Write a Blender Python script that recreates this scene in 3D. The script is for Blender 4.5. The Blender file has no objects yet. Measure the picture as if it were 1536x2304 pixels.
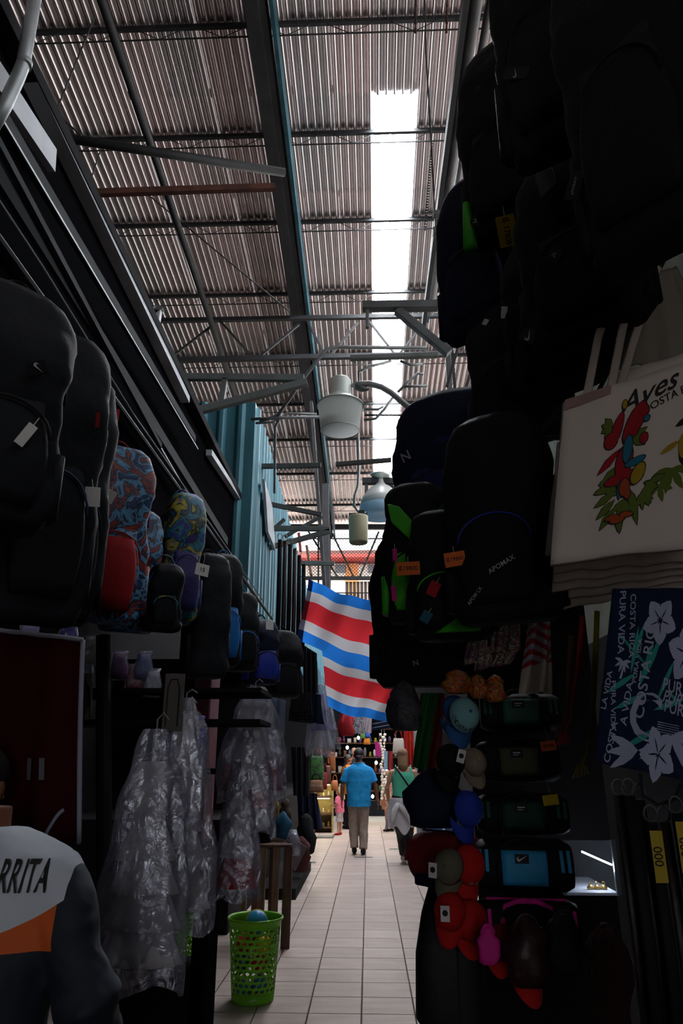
import bpy, bmesh, math, random
from mathutils import Vector, Matrix, noise
random.seed(7)
scn = bpy.context.scene
COL = scn.collection
# ---------------------------------------------------------------- camera
EYE = Vector((0, 0, 1.55)); F = 1600.0
PITCH = math.atan(560 / F); YAW = math.radians(2.03)
FW = Vector((-math.sin(YAW) * math.cos(PITCH), math.cos(YAW) * math.cos(PITCH), math.sin(PITCH)))
RT = Vector((math.cos(YAW), math.sin(YAW), 0)); UP = RT.cross(FW)
cd = bpy.data.cameras.new('camera'); cam = bpy.data.objects.new('camera', cd); COL.objects.link(cam)
cam.matrix_world = Matrix.Translation(EYE) @ Matrix((RT, UP, -FW)).transposed().to_4x4()
cd.sensor_fit = 'VERTICAL'; cd.sensor_height = 36; cd.lens = F / 2304 * 36
cd.clip_start = .05; cd.clip_end = 300
scn.camera = cam
# ---------------------------------------------------------------- world, lights, exposure
w = bpy.data.worlds.new('sky'); scn.world = w; w.use_nodes = True
nt = w.node_tree; bg = nt.nodes['Background']
tc = nt.nodes.new('ShaderNodeTexCoord'); sx = nt.nodes.new('ShaderNodeSeparateXYZ'); cr = nt.nodes.new('ShaderNodeValToRGB')
nt.links.new(tc.outputs['Generated'], sx.inputs[0])
mr = nt.nodes.new('ShaderNodeMapRange'); mr.inputs[1].default_value = -1; mr.inputs[2].default_value = 1
nt.links.new(sx.outputs['Z'], mr.inputs[0]); nt.links.new(mr.outputs[0], cr.inputs[0])
cr.color_ramp.elements[0].position = .48; cr.color_ramp.elements[0].color = (.60, .56, .54, 1)   # paved ground outside
cr.color_ramp.elements[1].position = .52; cr.color_ramp.elements[1].color = (.92, .95, 1, 1)    # overcast sky
nt.links.new(cr.outputs[0], bg.inputs[0]); bg.inputs[1].default_value = 1.9
scn.view_settings.view_transform = 'Standard'; scn.view_settings.look = 'None'
scn.view_settings.gamma = 1; scn.view_settings.use_curve_mapping = False
scn.view_settings.exposure = 0.92
scn.cycles.use_denoising = True
scn.cycles.max_bounces = 7; scn.cycles.diffuse_bounces = 4; scn.cycles.transparent_max_bounces = 16
scn.cycles.caustics_reflective = False; scn.cycles.caustics_refractive = False
scn.cycles.sample_clamp_indirect = 6
su = bpy.data.lights.new('sun', 'SUN'); su.energy = 6; su.angle = .1; su.color = (1, .96, .9); so_ = bpy.data.objects.new('sun', su); COL.objects.link(so_); so_.rotation_euler = (math.radians(38), 0, 0)   # outdoors, behind the hall
def area(name, loc, sx_, sy_, power, col=(1, 1, 1), direction=(0, 0, -1)):
    l = bpy.data.lights.new(name, 'AREA'); l.shape = 'RECTANGLE'; l.size = sx_; l.size_y = sy_; l.energy = power; l.color = col
    o = bpy.data.objects.new(name, l); COL.objects.link(o); o.location = loc
    o.rotation_euler = Vector(direction).to_track_quat('-Z', 'Y').to_euler(); return o
# ---------------------------------------------------------------- helpers
def ray(px, py): return FW + RT * ((px - 768) / F) + UP * ((1152 - py) / F)
def PY(px, py, Y): d = ray(px, py); return EYE + d * (Y / d.y)
def PXX(px, py, X): d = ray(px, py); return EYE + d * (X / d.x)
def PZ(px, py, Z): d = ray(px, py); return EYE + d * ((Z - EYE.z) / d.z)
RZ0, RS = 10.5, .0945           # roof height over the camera, fall per metre
def roofz(y): return RZ0 - RS * y
def PR(px, py, off=0):
    d = ray(px, py); t = (RZ0 + off - EYE.z) / (d.z + RS * d.y); return EYE + d * t
M = {}
def mat(name, col, rough=.7, metal=0, var=0, scale=8, bump=0, col2=None, alpha=None, emit=None, stretch=None, trans=0, spec=.4, wave=None):
    if name in M: return M[name]
    m = bpy.data.materials.new(name); m.use_nodes = True; n = m.node_tree; b = n.nodes['Principled BSDF']; M[name] = m
    b.inputs['Base Color'].default_value = (*col, 1); b.inputs['Roughness'].default_value = rough; b.inputs['Metallic'].default_value = metal
    b.inputs['Specular IOR Level'].default_value = spec
    if var or bump or col2:
        t = n.nodes.new('ShaderNodeTexCoord'); mp = n.nodes.new('ShaderNodeMapping'); nz = n.nodes.new('ShaderNodeTexNoise')
        n.links.new(t.outputs['Object'], mp.inputs[0]); n.links.new(mp.outputs[0], nz.inputs['Vector'])
        if stretch: mp.inputs['Scale'].default_value = stretch
        nz.inputs['Scale'].default_value = scale; nz.inputs['Detail'].default_value = 5
        if var or col2:
            r = n.nodes.new('ShaderNodeValToRGB'); c2 = col2 or tuple(max(0, c * (1 - var)) for c in col)
            r.color_ramp.elements[0].position = .38; r.color_ramp.elements[1].position = .62
            r.color_ramp.elements[0].color = (*c2, 1); r.color_ramp.elements[1].color = (*col, 1)
            n.links.new(nz.outputs['Fac'], r.inputs[0]); n.links.new(r.outputs[0], b.inputs['Base Color'])
        if bump:
            bp = n.nodes.new('ShaderNodeBump'); bp.inputs['Strength'].default_value = bump; bp.inputs['Distance'].default_value = .02
            n.links.new(nz.outputs['Fac'], bp.inputs['Height']); n.links.new(bp.outputs[0], b.inputs['Normal'])
    if emit: b.inputs['Emission Color'].default_value = (*col, 1); b.inputs['Emission Strength'].default_value = emit
    if alpha is not None: b.inputs['Alpha'].default_value = alpha
    if trans:                                            # thin cloth that lets light through
        tr = n.nodes.new('ShaderNodeBsdfTranslucent'); mx = n.nodes.new('ShaderNodeMixShader'); mx.inputs[0].default_value = trans
        tr.inputs[0].default_value = (*col, 1)
        out = n.nodes['Material Output']; n.links.new(b.outputs[0], mx.inputs[1]); n.links.new(tr.outputs[0], mx.inputs[2]); n.links.new(mx.outputs[0], out.inputs[0])
    return m
def hexc(h):                                               # sRGB hex to linear
    v = [int(h[i:i + 2], 16) / 255 for i in (0, 2, 4)]
    return tuple(c / 12.92 if c <= .04045 else ((c + .055) / 1.055) ** 2.4 for c in v)
class MB:
    def __init__(s): s.v = []; s.f = []; s.mi = []; s.cur = 0
    def add(s, vs, fs):
        k = len(s.v); s.v += [tuple(v) for v in vs]
        for f in fs: s.f.append(tuple(i + k for i in f)); s.mi.append(s.cur)
        return s
    def box(s, c, d, rot=None):
        c = Vector(c); h = Vector(d) / 2; vs = []
        for x in (-1, 1):
            for y in (-1, 1):
                for z in (-1, 1):
                    p = Vector((x * h.x, y * h.y, z * h.z)); vs.append(c + (rot @ p if rot else p))
        return s.add(vs, [(0, 1, 3, 2), (4, 6, 7, 5), (0, 4, 5, 1), (2, 3, 7, 6), (0, 2, 6, 4), (1, 5, 7, 3)])
    def beam(s, a, b, w_, h_, up=(0, 0, 1)):
        a, b = Vector(a), Vector(b); d = (b - a).normalized(); u = Vector(up)
        if abs(d.dot(u)) > .98: u = Vector((1, 0, 0))
        sd = d.cross(u).normalized(); u = sd.cross(d)
        vs = [p + sd * (i * w_ / 2) + u * (j * h_ / 2) for p in (a, b) for i, j in ((-1, -1), (1, -1), (1, 1), (-1, 1))]
        return s.add(vs, [(0, 1, 2, 3), (7, 6, 5, 4), (0, 4, 5, 1), (1, 5, 6, 2), (2, 6, 7, 3), (3, 7, 4, 0)])
    def tube(s, pts, r, n=8, flat=1, ref=(0, 0, 1)):
        pts = [Vector(p) for p in pts]; rs = r if isinstance(r, (list, tuple)) else [r] * len(pts); vs = []; fs = []
        for i, p in enumerate(pts):
            t = (pts[min(i + 1, len(pts) - 1)] - pts[max(i - 1, 0)]).normalized()
            u = Vector(ref)
            if abs(t.dot(u)) > .95: u = Vector((0, 1, 0)) if abs(t.y) < .9 else Vector((1, 0, 0))
            a = t.cross(u).normalized(); b = a.cross(t)
            for k in range(n):
                an = 2 * math.pi * k / n; vs.append(p + a * (math.cos(an) * rs[i]) + b * (math.sin(an) * rs[i] * flat))
        for i in range(len(pts) - 1):
            for k in range(n): fs.append((i * n + k, i * n + (k + 1) % n, (i + 1) * n + (k + 1) % n, (i + 1) * n + k))
        fs.append(tuple(range(n))[::-1]); fs.append(tuple(range((len(pts) - 1) * n, len(pts) * n)))
        return s.add(vs, fs)
    def lathe(s, prof, c=(0, 0, 0), n=24, axis=None, cap=True):
        c = Vector(c); q = Vector((0, 0, 1)).rotation_difference(Vector(axis)) if axis else None; vs = []; fs = []
        for r, z in prof:
            for k in range(n):
                p = Vector((r * math.cos(2 * math.pi * k / n), r * math.sin(2 * math.pi * k / n), z)); vs.append(c + (q @ p if q else p))
        for i in range(len(prof) - 1):
            for k in range(n): fs.append((i * n + k, i * n + (k + 1) % n, (i + 1) * n + (k + 1) % n, (i + 1) * n + k))
        if cap: fs.append(tuple(range(n))[::-1]); fs.append(tuple(range((len(prof) - 1) * n, len(prof) * n)))
        return s.add(vs, fs)
    def ell(s, c, r, n=14, m_=10, rot=None, pw=1):
        c = Vector(c); vs = []; fs = []
        sp = lambda x: math.copysign(abs(x) ** pw, x)
        for i in range(m_ + 1):
            ph = -math.pi / 2 + math.pi * i / m_
            for k in range(n):
                th = 2 * math.pi * k / n
                p = Vector((r[0] * sp(math.cos(ph)) * sp(math.cos(th)), r[1] * sp(math.cos(ph)) * sp(math.sin(th)), r[2] * sp(math.sin(ph)))); vs.append(c + (rot @ p if rot else p))
        for i in range(m_):
            for k in range(n): fs.append((i * n + k, i * n + (k + 1) % n, (i + 1) * n + (k + 1) % n, (i + 1) * n + k))
        fs.append(tuple(range(n))[::-1]); fs.append(tuple(range(m_ * n, m_ * n + n)))
        return s.add(vs, fs)
    def loft(s, rings, n=20, pw=1, cap=True):   # rings: (cx,cy,cz,rx,ry)
        vs = []; fs = []; sp = lambda x: math.copysign(abs(x) ** pw, x)
        for cx, cy, cz, rx, ry in rings:
            for k in range(n):
                a = 2 * math.pi * k / n; vs.append((cx + rx * sp(math.cos(a)), cy + ry * sp(math.sin(a)), cz))
        for i in range(len(rings) - 1):
            for k in range(n): fs.append((i * n + k, i * n + (k + 1) % n, (i + 1) * n + (k + 1) % n, (i + 1) * n + k))
        if cap: fs.append(tuple(range(n))[::-1]); fs.append(tuple(range((len(rings) - 1) * n, len(rings) * n)))
        return s.add(vs, fs)
    def grid(s, fn, nu, nv, mfn=None):
        vs = [fn(i / nu, j / nv) for j in range(nv + 1) for i in range(nu + 1)]; k = len(s.v); s.v += [tuple(v) for v in vs]
        for j in range(nv):
            for i in range(nu):
                a = k + j * (nu + 1) + i; s.f.append((a, a + 1, a + nu + 2, a + nu + 1)); s.mi.append(mfn((i + .5) / nu, (j + .5) / nv) if mfn else s.cur)
        return s
    def prism(s, poly, th, fr=None):     # polygon in local xy, thickness along local z
        n = len(poly); vs = [Vector((x, y, z)) for z in (0, th) for x, y in poly]
        if fr: vs = [fr @ v for v in vs]
        return s.add(vs, [tuple(range(n))[::-1], tuple(range(n, 2 * n))] + [(i, (i + 1) % n, n + (i + 1) % n, n + i) for i in range(n)])
    def build(s, name, m, parent=None, smooth=False, bevel=0, solid=0, sub=0, remesh=0, smoothmod=0):
        me = bpy.data.meshes.new(name); me.from_pydata(s.v, [], s.f)
        ms = m if isinstance(m, (list, tuple)) else [m]
        for x in ms: me.materials.append(x)
        if len(ms) > 1: me.polygons.foreach_set('material_index', s.mi)
        if smooth: me.polygons.foreach_set('use_smooth', [True] * len(me.polygons))
        me.update(); o = bpy.data.objects.new(name, me); COL.objects.link(o)
        if parent is not None: o.parent = parent
        if remesh:
            q = o.modifiers.new('r', 'REMESH'); q.mode = 'VOXEL'; q.voxel_size = remesh; q.use_smooth_shade = True
            if smoothmod: q = o.modifiers.new('s', 'SMOOTH'); q.iterations = smoothmod; q.factor = .6
        if solid: q = o.modifiers.new('t', 'SOLIDIFY'); q.thickness = solid; q.offset = 0
        if bevel: q = o.modifiers.new('b', 'BEVEL'); q.width = bevel; q.segments = 2; q.limit_method = 'ANGLE'
        if sub: q = o.modifiers.new('u', 'SUBSURF'); q.levels = sub; q.render_levels = sub
        return o
def tag(o, label, cat, group=None, kind=None):
    o['label'] = label; o['category'] = cat
    if group: o['group'] = group
    if kind: o['kind'] = kind
    return o
def thing(name, label, cat, loc=(0, 0, 0), rz=0, group=None, rot=None):
    o = bpy.data.objects.new(name, None); COL.objects.link(o); o.location = loc; o.rotation_euler = rot or (0, 0, rz); o.empty_display_size = .1
    return tag(o, label, cat, group)
def struct(o): o['kind'] = 'structure'; return o
def link_copy(src, parent, loc=None, rot=None, scale=None):
    c = src.copy(); COL.objects.link(c); c.parent = parent
    if loc is not None: c.location = loc
    if rot is not None: c.rotation_euler = rot
    if scale is not None: c.scale = scale
    return c
_tm = {}
def textmb(mb, s, size, fn, align='CENTER', z=0.0, shear=0, extrude=0):
    """append the outlines of a word, each vertex carried by fn(x, y, z)"""
    key = (s, shear)
    if key not in _tm:
        cu = bpy.data.curves.new('t', 'FONT'); cu.body = s; cu.size = 1; cu.align_x = align; cu.align_y = 'CENTER'; cu.shear = shear; cu.resolution_u = 3; cu.offset = .012
        ob = bpy.data.objects.new('t', cu); COL.objects.link(ob); dg = bpy.context.evaluated_depsgraph_get(); me = bpy.data.meshes.new_from_object(ob.evaluated_get(dg))
        _tm[key] = ([tuple(v.co) for v in me.vertices], [tuple(p.vertices) for p in me.polygons]); COL.objects.unlink(ob); bpy.data.objects.remove(ob); bpy.data.curves.remove(cu); bpy.data.meshes.remove(me)
    vs, fs = _tm[key]; mb.add([fn(x * size, y * size, z) for x, y, _ in vs], fs)
def frame(o, x, y):                                        # matrix from origin, x axis, y axis
    x = Vector(x).normalized(); y = Vector(y); z = x.cross(y).normalized(); y = z.cross(x)
    m = Matrix((x, y, z)).transposed().to_4x4(); m.translation = o; return m
# ================================================================ the setting
steel = mat('steel_dark', (.018, .020, .023), .65, 0, var=.4, scale=6)
steelg = mat('steel_grey', (.085, .09, .09), .55, .1, var=.3, scale=5, bump=.1)
white_p = mat('white_painted_steel', (.5, .53, .56), .5, 0, var=.25, scale=4)
teal_p = mat('teal_painted_steel', (.02, .09, .12), .45, .1, var=.4, scale=5)
rust = mat('rusty_steel', (.10, .035, .022), .8, .2, var=.5, scale=9)
wood_d = mat('dark_wood', (.09, .03, .014), .55, 0, var=.5, scale=5, stretch=(6, 6, .6))
blackm = mat('black_board', (.006, .006, .007), 1, 0, spec=0)
cream_w = mat('cream_wall_paint', (.33, .35, .26), .8, 0, var=.25, scale=3, bump=.15)
# ---- floor and tiles
TS = .347
x0 = PZ(812.3, 2302, 0).x; y0 = PZ(826, 2282, 0).y
grout = mat('grout', (.11, .075, .07), .9, 0, var=.3)
fl = struct(MB().box((0, 12, -.06), (16, 36, .10)).build('floor', grout))
def tile_mat():
    m = mat('floor_tile', (.64, .53, .48), .42, 0, col2=(.56, .43, .375), scale=2.2, stretch=(1.2, 5, 1), bump=.05)
    n = m.node_tree; oi = n.nodes.new('ShaderNodeObjectInfo'); hs = n.nodes.new('ShaderNodeHueSaturation'); b = n.nodes['Principled BSDF']
    l = b.inputs['Base Color'].links[0].from_socket; mrr = n.nodes.new('ShaderNodeMapRange'); mrr.inputs[3].default_value = .9; mrr.inputs[4].default_value = 1.08
    n.links.new(oi.outputs['Random'], mrr.inputs[0]); n.links.new(mrr.outputs[0], hs.inputs['Value']); n.links.new(l, hs.inputs['Color']); n.links.new(hs.outputs[0], b.inputs['Base Color'])
    ad = n.nodes.new('ShaderNodeVectorMath'); ad.operation = 'ADD'; ml = n.nodes.new('ShaderNodeVectorMath'); ml.operation = 'SCALE'; ml.inputs['Scale'].default_value = 37
    cb = n.nodes.new('ShaderNodeCombineXYZ'); n.links.new(oi.outputs['Random'], cb.inputs[0]); n.links.new(oi.outputs['Random'], cb.inputs[1]); n.links.new(cb.outputs[0], ml.inputs[0])
    mp = [q for q in n.nodes if q.type == 'MAPPING'][0]; src = mp.inputs[0].links[0].from_socket; n.links.new(src, ad.inputs[0]); n.links.new(ml.outputs[0], ad.inputs[1]); n.links.new(ad.outputs[0], mp.inputs[0])
    return m
tmat = tile_mat()
g = .004
def tilemesh(mb, cx, cy, cz=0, sx_=TS, sy_=TS):
    a, b = sx_ / 2 - g, sy_ / 2 - g; e = .003
    mb.add([(cx + i * (a - k), cy + j * (b - k), cz + h) for h, k in ((-.009, 0), (-.001, 0), (.0015, e)) for i, j in ((-1, -1), (1, -1), (1, 1), (-1, 1))],
           [(8, 9, 10, 11)] + [(q * 4 + i, q * 4 + (i + 1) % 4, q * 4 + 4 + (i + 1) % 4, q * 4 + 4 + i) for q in (0, 1) for i in range(4)])
b = MB(); tilemesh(b, 0, 0); first = b.build('tile', tmat, fl); cnt = 0
rest = MB()
for j in range(-2, 50):
    for i in range(-9, 9):
        cx = x0 + (i + .5) * TS; cy = y0 + (j + .5) * TS
        if cx < -2.6 or cx > 2.4: continue
        if cnt < 290 and (j < 4 and -2.1 < cx < 1.0 or j >= 4 and -1.15 < cx < 1.15):
            if cnt == 0: first.location = (cx, cy, 0)
            else: link_copy(first, fl, (cx, cy, 0))
            cnt += 1
        else: tilemesh(rest, cx, cy)
o = rest.build('tile_field', tmat, fl); o['kind'] = 'stuff'
# ---- roof: corrugated sheets, skylight
PIT = .108; SW = 5 * PIT
skx = PR(842, 300).x; xo = skx
dxr = (PR(843, 1000).x - PR(841.5, 200).x) / (PR(843, 1000).y - PR(841.5, 200).y)
def roofp(X, Y, up=0): return Vector((X + dxr * (Y - 10), Y, roofz(Y) + up))
xo = PR(842, 600).x - dxr * (PR(842, 600).y - 10)
ce = bpy.data.objects.new('ceiling', None); COL.objects.link(ce); struct(ce)
def roof_mat():
    m = mat('galvanised_sheet', (.84, .805, .805), .27, .9, col2=(.74, .705, .70), scale=1.0, stretch=(4, .35, 1))
    n = m.node_tree; oi = n.nodes.new('ShaderNodeObjectInfo'); b = n.nodes['Principled BSDF']; l = b.inputs['Base Color'].links[0].from_socket
    r = n.nodes.new('ShaderNodeValToRGB'); e = r.color_ramp.elements; e[0].color = (.82, .84, .85, 1); e[1].color = (1.1, 1.0, 1.0, 1)
    mx = n.nodes.new('ShaderNodeMix'); mx.data_type = 'RGBA'; mx.blend_type = 'MULTIPLY'; mx.inputs[0].default_value = 1
    n.links.new(oi.outputs['Random'], r.inputs[0]); n.links.new(l, mx.inputs[6]); n.links.new(r.outputs[0], mx.inputs[7]); n.links.new(mx.outputs[2], b.inputs['Base Color'])
    return m
rm = roof_mat()
joints = [-4.0, 1.2, 6.55 - .0, 9.75, 12.95, 16.3, 19.2, 21.6]
skY0, skY1 = PR(880, 190).y, PR(870, 1078).y
joints = [-5.3, -1.5, 1.0, 3.5, skY0, PR(500, 437).y, PR(760, 742).y, PR(760, 880).y, skY1, 21.2]
def corr(mb, L0, L1, n=5, seg=14, amp=.027):
    def fn(u, v):
        x = u * n * PIT; y = L0 + (L1 - L0) * v
        return roofp(x, y, amp * math.cos(2 * math.pi * x / PIT)) - Vector((0, 0, 0))
    mb.grid(fn, n * seg, 1); return mb
for r_ in range(len(joints) - 1):
    a, bb = joints[r_], joints[r_ + 1] + .12
    base = None
    for c in range(-13, 8):
        if c == 0 and skY0 - .1 < a < skY1 - .2: continue
        if base is None:
            base = corr(MB(), a, bb).build('roof_sheet', rm, ce, smooth=True); base.location = (xo + c * SW, 0, -.004 * (r_ % 2)); q = base
        else: q = link_copy(base, ce, (xo + c * SW, 0, -.004 * (r_ % 2) - .002 * (c % 2)))
skm = mat('skylight_panel', (.95, .97, 1), .3, alpha=.25, trans=.8)
w1 = struct(bpy.data.objects.new('window_1', None)); COL.objects.link(w1)
for a, bb in zip((skY0, PR(870, 437).y, PR(870, 742).y), (PR(870, 437).y, PR(870, 742).y, skY1)):
    o = corr(MB(), a, bb + .1).build('translucent_sheet', skm, w1, smooth=True); o.location = (xo, 0, .004)
# light of the open sky just over the skylight
dv = Vector((dxr, 1, -RS)).normalized(); c0 = roofp(xo + SW / 2, (skY0 + skY1) / 2, .10)
sk = area('skylight_daylight', c0, SW - .02, (skY1 - skY0), 900, (.93, .96, 1)); z_ = Vector((0, 0, 1)) - dv * dv.z; z_.normalize()
sk.matrix_world = Matrix.Translation(c0) @ Matrix((dv.cross(z_), dv, z_)).transposed().to_4x4()
# purlins: light open web joists under the sheets
XL, XR = -7.2, 3.9
for py in (45, 295, 493, 655, 800, 905, 985, 1062, 1133, -260, -700):
    Y = PR(700, py).y
    if py < 0: Y = {-260: 4.55, -700: 3.0}[py]
    p = MB().beam(roofp(XL, Y, -.05), roofp(XR, Y, -.05), .045, .06).build('purlin', steel, ce)
    q = MB(); q.beam(roofp(XL, Y, -.24), roofp(XR, Y, -.24), .014, .014); k = 0; x = XL
    while x < XR: q.tube([roofp(x, Y, -.075), roofp(x + .28, Y, -.24), roofp(x + .56, Y, -.075)], .006, 5); x += .76
    q.build('purlin_web', steel, p)
# end wall above the lamps: chain link over the far gable
YE = 20.9
# ---- long beams under the roof
def sbeam(name, a, b, w_, h_, m, off=0):
    return struct(MB().beam(a, b, w_, h_).build(name, m, bevel=.004))
a = PR(592, 0, -.34); b_ = PR(725, 1040, -.34); d = (b_ - a) / (b_.y - a.y)
t1 = struct(bpy.data.objects.new('trim_1', None)); COL.objects.link(t1)
Pa = lambda Y, dx=0, dz=0: a + d * (Y - a.y) + Vector((dx, 0, dz))
MB().beam(Pa(-2, .0), Pa(21, .0), .07, .30).build('beam', steel, t1)
MB().beam(Pa(-2, .10, -.0), Pa(21, .10, -.0), .05, .34).build('teal_flange', teal_p, t1)
MB().beam(Pa(-2, -.12, -.16), Pa(21, -.12, -.16), .16, .05).build('beam', steel, t1)
a2 = PR(605, 150, -1.1); b2 = PR(690, 860, -1.1)
# dark round pipe to the left, level
pa = PXX(228, 0, -2.6); pb = PXX(512, 835, -2.6)
struct(MB().tube([pa + (pa - pb) * .7, pb + (pb - pa) * 1.0], .05, 12).build('trim_2', steel, smooth=True))
# rafter tie members
def rod(name, pts, r, m, n=8): return struct(MB().tube(pts, r, n).build(name, m, smooth=True))
rod('trim_3', [PXX(100, 303, -2.9), PY(640, 388, PXX(100, 303, -2.9).y + .9)], .045, steel, 10)
q = PXX(130, 437, -2.2); struct(MB().beam(q, PY(618, 421, q.y + .3), .04, .05).build('trim_4', rust))
for k, (p0, p1, yy, r) in enumerate([((212, 40), (110, 290), 4.5, .008), ((80, 215), (182, 304), 4.6, .008), ((190, 320), (650, 700), 8.5, .01), ((225, 340), (180, 480), 6, .008)]):
    rod('trim_%d' % (5 + k), [PY(*p0, yy), PY(*p1, yy)], r, steel, 6)
# big truss
t9 = struct(bpy.data.objects.new('trim_9', None)); COL.objects.link(t9); YT = 10.6
A = lambda x, y: PY(x, y, YT)
MB().beam(A(330, 722), A(1010, 710), .07, .07).build('chord', steel, t9); MB().beam(A(370, 811), A(1010, 797), .08, .08).build('chord', steel, t9)
for p0, p1 in [((380, 808), (478, 732)), ((495, 722), (570, 806)), ((580, 806), (672, 730)), ((690, 722), (735, 806)), ((738, 806), (805, 725)), ((832, 725), (890, 800)), ((895, 800), (965, 715))]:
    MB().beam(A(*p0), A(*p1), .035, .035).build('web_member', steel, t9)
# white frames and brackets off the left stall
def wb(n, p0, X0, p1, X1, w_=.09, h_=.07, m=white_p): return struct(MB().beam(PXX(*p0, X0), PXX(*p1, X1), w_, h_).build('trim_%d' % n, m, bevel=.005))
Yc = PXX(375, 848, -1.55).y
def wy(n, p0, p1, Y0, Y1, w_=.07, h_=.07, m=None): return struct(MB().beam(PY(*p0, Y0), PY(*p1, Y1), w_, h_).build('trim_%d' % n, m or greyb, bevel=.004))
greyb = mat('grey_painted_steel', (.13, .14, .135), .55, .1, var=.3, scale=5)
wy(10, (372, 848), (684, 851), 5.6, 5.6, .05, .065)
wy(11, (425, 930), (690, 860), 5.55, 5.6, .06, .065)
wy(12, (506, 852), (498, 905), 5.6, 5.6, .05, .05)
wy(13, (336, 812), (355, 700), 4.9, 4.9, .05, .06, white_p); wy(14, (364, 692), (328, 722), 4.9, 4.9, .05, .05)
wy(15, (352, 690), (352, 812), 5.0, 5.0, .03, .05, white_p)
wy(16, (340, 822), (470, 1015), 4.9, 5.9, .03, .12, white_p)
wy(17, (478, 1051), (722, 1047), 7.2, 7.2, .05, .05, steelg); wy(18, (536, 1120), (724, 1158), 7.7, 7.7, .05, .05, steelg)
wy(19, (528, 1188), (742, 1190), 8.0, 8.0, .05, .06, greyb); wy(20, (585, 1238), (742, 1195), 8.0, 8.0, .05, .06, greyb); wy(21, (640, 1208), (726, 1160), 8.4, 8.4, .04, .04, steelg)
wy(22, (576, 1228), (640, 1168), 8.0, 8.0, .04, .04, steelg)
wy(23, (675, 1267), (752, 1268), 9.5, 9.5, .05, .06, greyb)
wy(24, (520, 1105), (520, 1170), 6.8, 6.8, .06, .05, white_p)
# post of the truss, end of the row
t25 = struct(bpy.data.objects.new('trim_25', None)); COL.objects.link(t25)
MB().beam(PY(700, 905, 12), PY(738, 1440, 12), .06, .12, up=(0, 1, 0)).build('post', steel, t25)
MB().beam(PY(732, 1090, 16), PY(735, 1440, 16), .16, .16, up=(0, 1, 0)).build('post', steel, t25)
# conduits from the left to the roof beam
co = mat('galvanised_conduit', (.30, .315, .32), .45, .4, var=.2)
rod('trim_26', [PY(565, 943, 6.3), PY(640, 940, 6.3), PY(720, 938, 6.3)], .016, co)
rod('trim_27', [PY(575, 952, 6.5), PY(612, 950, 6.5), PY(628, 940, 6.5), PY(650, 930, 6.5), PY(712, 932, 6.5)], .013, co)
rod('trim_28', [PY(585, 948, 6.4), PY(625, 935, 6.3), PY(683, 850, 5.7), PY(735, 785, 5.7), PY(760, 781, 5.7), PY(960, 783, 5.7)], .018, co)
rod('trim_29', [PY(617, 1110, 7), PY(619, 960, 6.6), PY(632, 935, 6.4)], .014, co)
rod('trim_30', [PXX(88, -60, -1.16), PXX(52, 145, -1.16), PXX(40, 175, -1.165), PXX(12, 235, -1.18), PXX(-20, 290, -1.2)], .023, co, 16); rod('trim_59', [PXX(56, 138, -1.158), PXX(53, 148, -1.158)], .026, co, 16)
# ---- left stall: wall, fascia with its metal channels
wl = struct(bpy.data.objects.new('wall_left', None)); COL.objects.link(wl)
XF = -1.30
zt = PXX(300, 660, XF).z
MB().box((XF - .06, 3.2, (zt + 2.75) / 2 + .0), (.08, 12, zt - 2.75)).build('fascia', blackm, wl)
dark = mat('stall_dark_and_shade', (.014, .013, .014), .95, spec=.05)  # near-black, for stall boards and for panels standing in for shade
MB().box((-3.6, 3.2, zt + .02), (4.7, 12, .06)).build('stall_light_block', dark, wl)  # unseen dark ceiling added to keep light out of the stall
MB().box((-3.3, 9.0, 1.9), (.1, 27, 3.8)).build('back_light_block', dark, wl)  # dark back added to keep light out of the left stalls
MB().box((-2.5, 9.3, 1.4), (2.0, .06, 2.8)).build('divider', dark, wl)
for px, py, dx, w_, h_, m in [(0, 0, 0, 0, 0, 0)]: pass
def along(n, p0, p1, X, w_, h_, m, ext=(.9, .9), par=wl):
    a_, c_ = PXX(*p0, X), PXX(*p1, X); dd = c_ - a_
    return MB().beam(a_ - dd * ext[0], c_ + dd * ext[1], w_, h_).build(n, m, par)
dsteel = mat('dull_steel', (.03, .031, .034), .8, 0, spec=.1)
along('white_edge', (112, 280), (345, 760), XF - .0, .09, .05, white_p, (.6, .5)); along('white_edge', (20, 215), (110, 350), XF + .06, .03, .10, white_p, (.6, .1))
along('white_edge', (470, 1018), (618, 1245), -1.28, .05, .05, white_p, (0, .4))
along('channel', (20, 290), (300, 760), -1.22, .03, .05, dsteel, (.5, 1.0))
along('channel', (0, 330), (230, 760), -1.18, .02, .03, dsteel, (.5, 1.0))
along('channel', (20, 420), (270, 850), -1.20, .006, .010, co, (.6, 1.2))
along('channel', (130, 480), (320, 800), -1.20, .006, .010, co, (.6, 1.2))
along('channel', (150, 640), (380, 1010), -1.2, .02, .07, dsteel, (.6, 1.2))
# taut wire with hooks
wire = MB(); a_, c_ = PXX(96, 600, -1.12), PXX(558, 1301, -1.0); wire.tube([a_ - (c_ - a_) * .35, a_, PXX(300, 932, -1.07), c_, c_ + (c_ - a_) * .2], .0045, 6)
wi = tag(wire.build('hanging_wire', co), 'thin bright metal wire stretched along the dark fascia over the left backpacks', 'wire')
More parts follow.
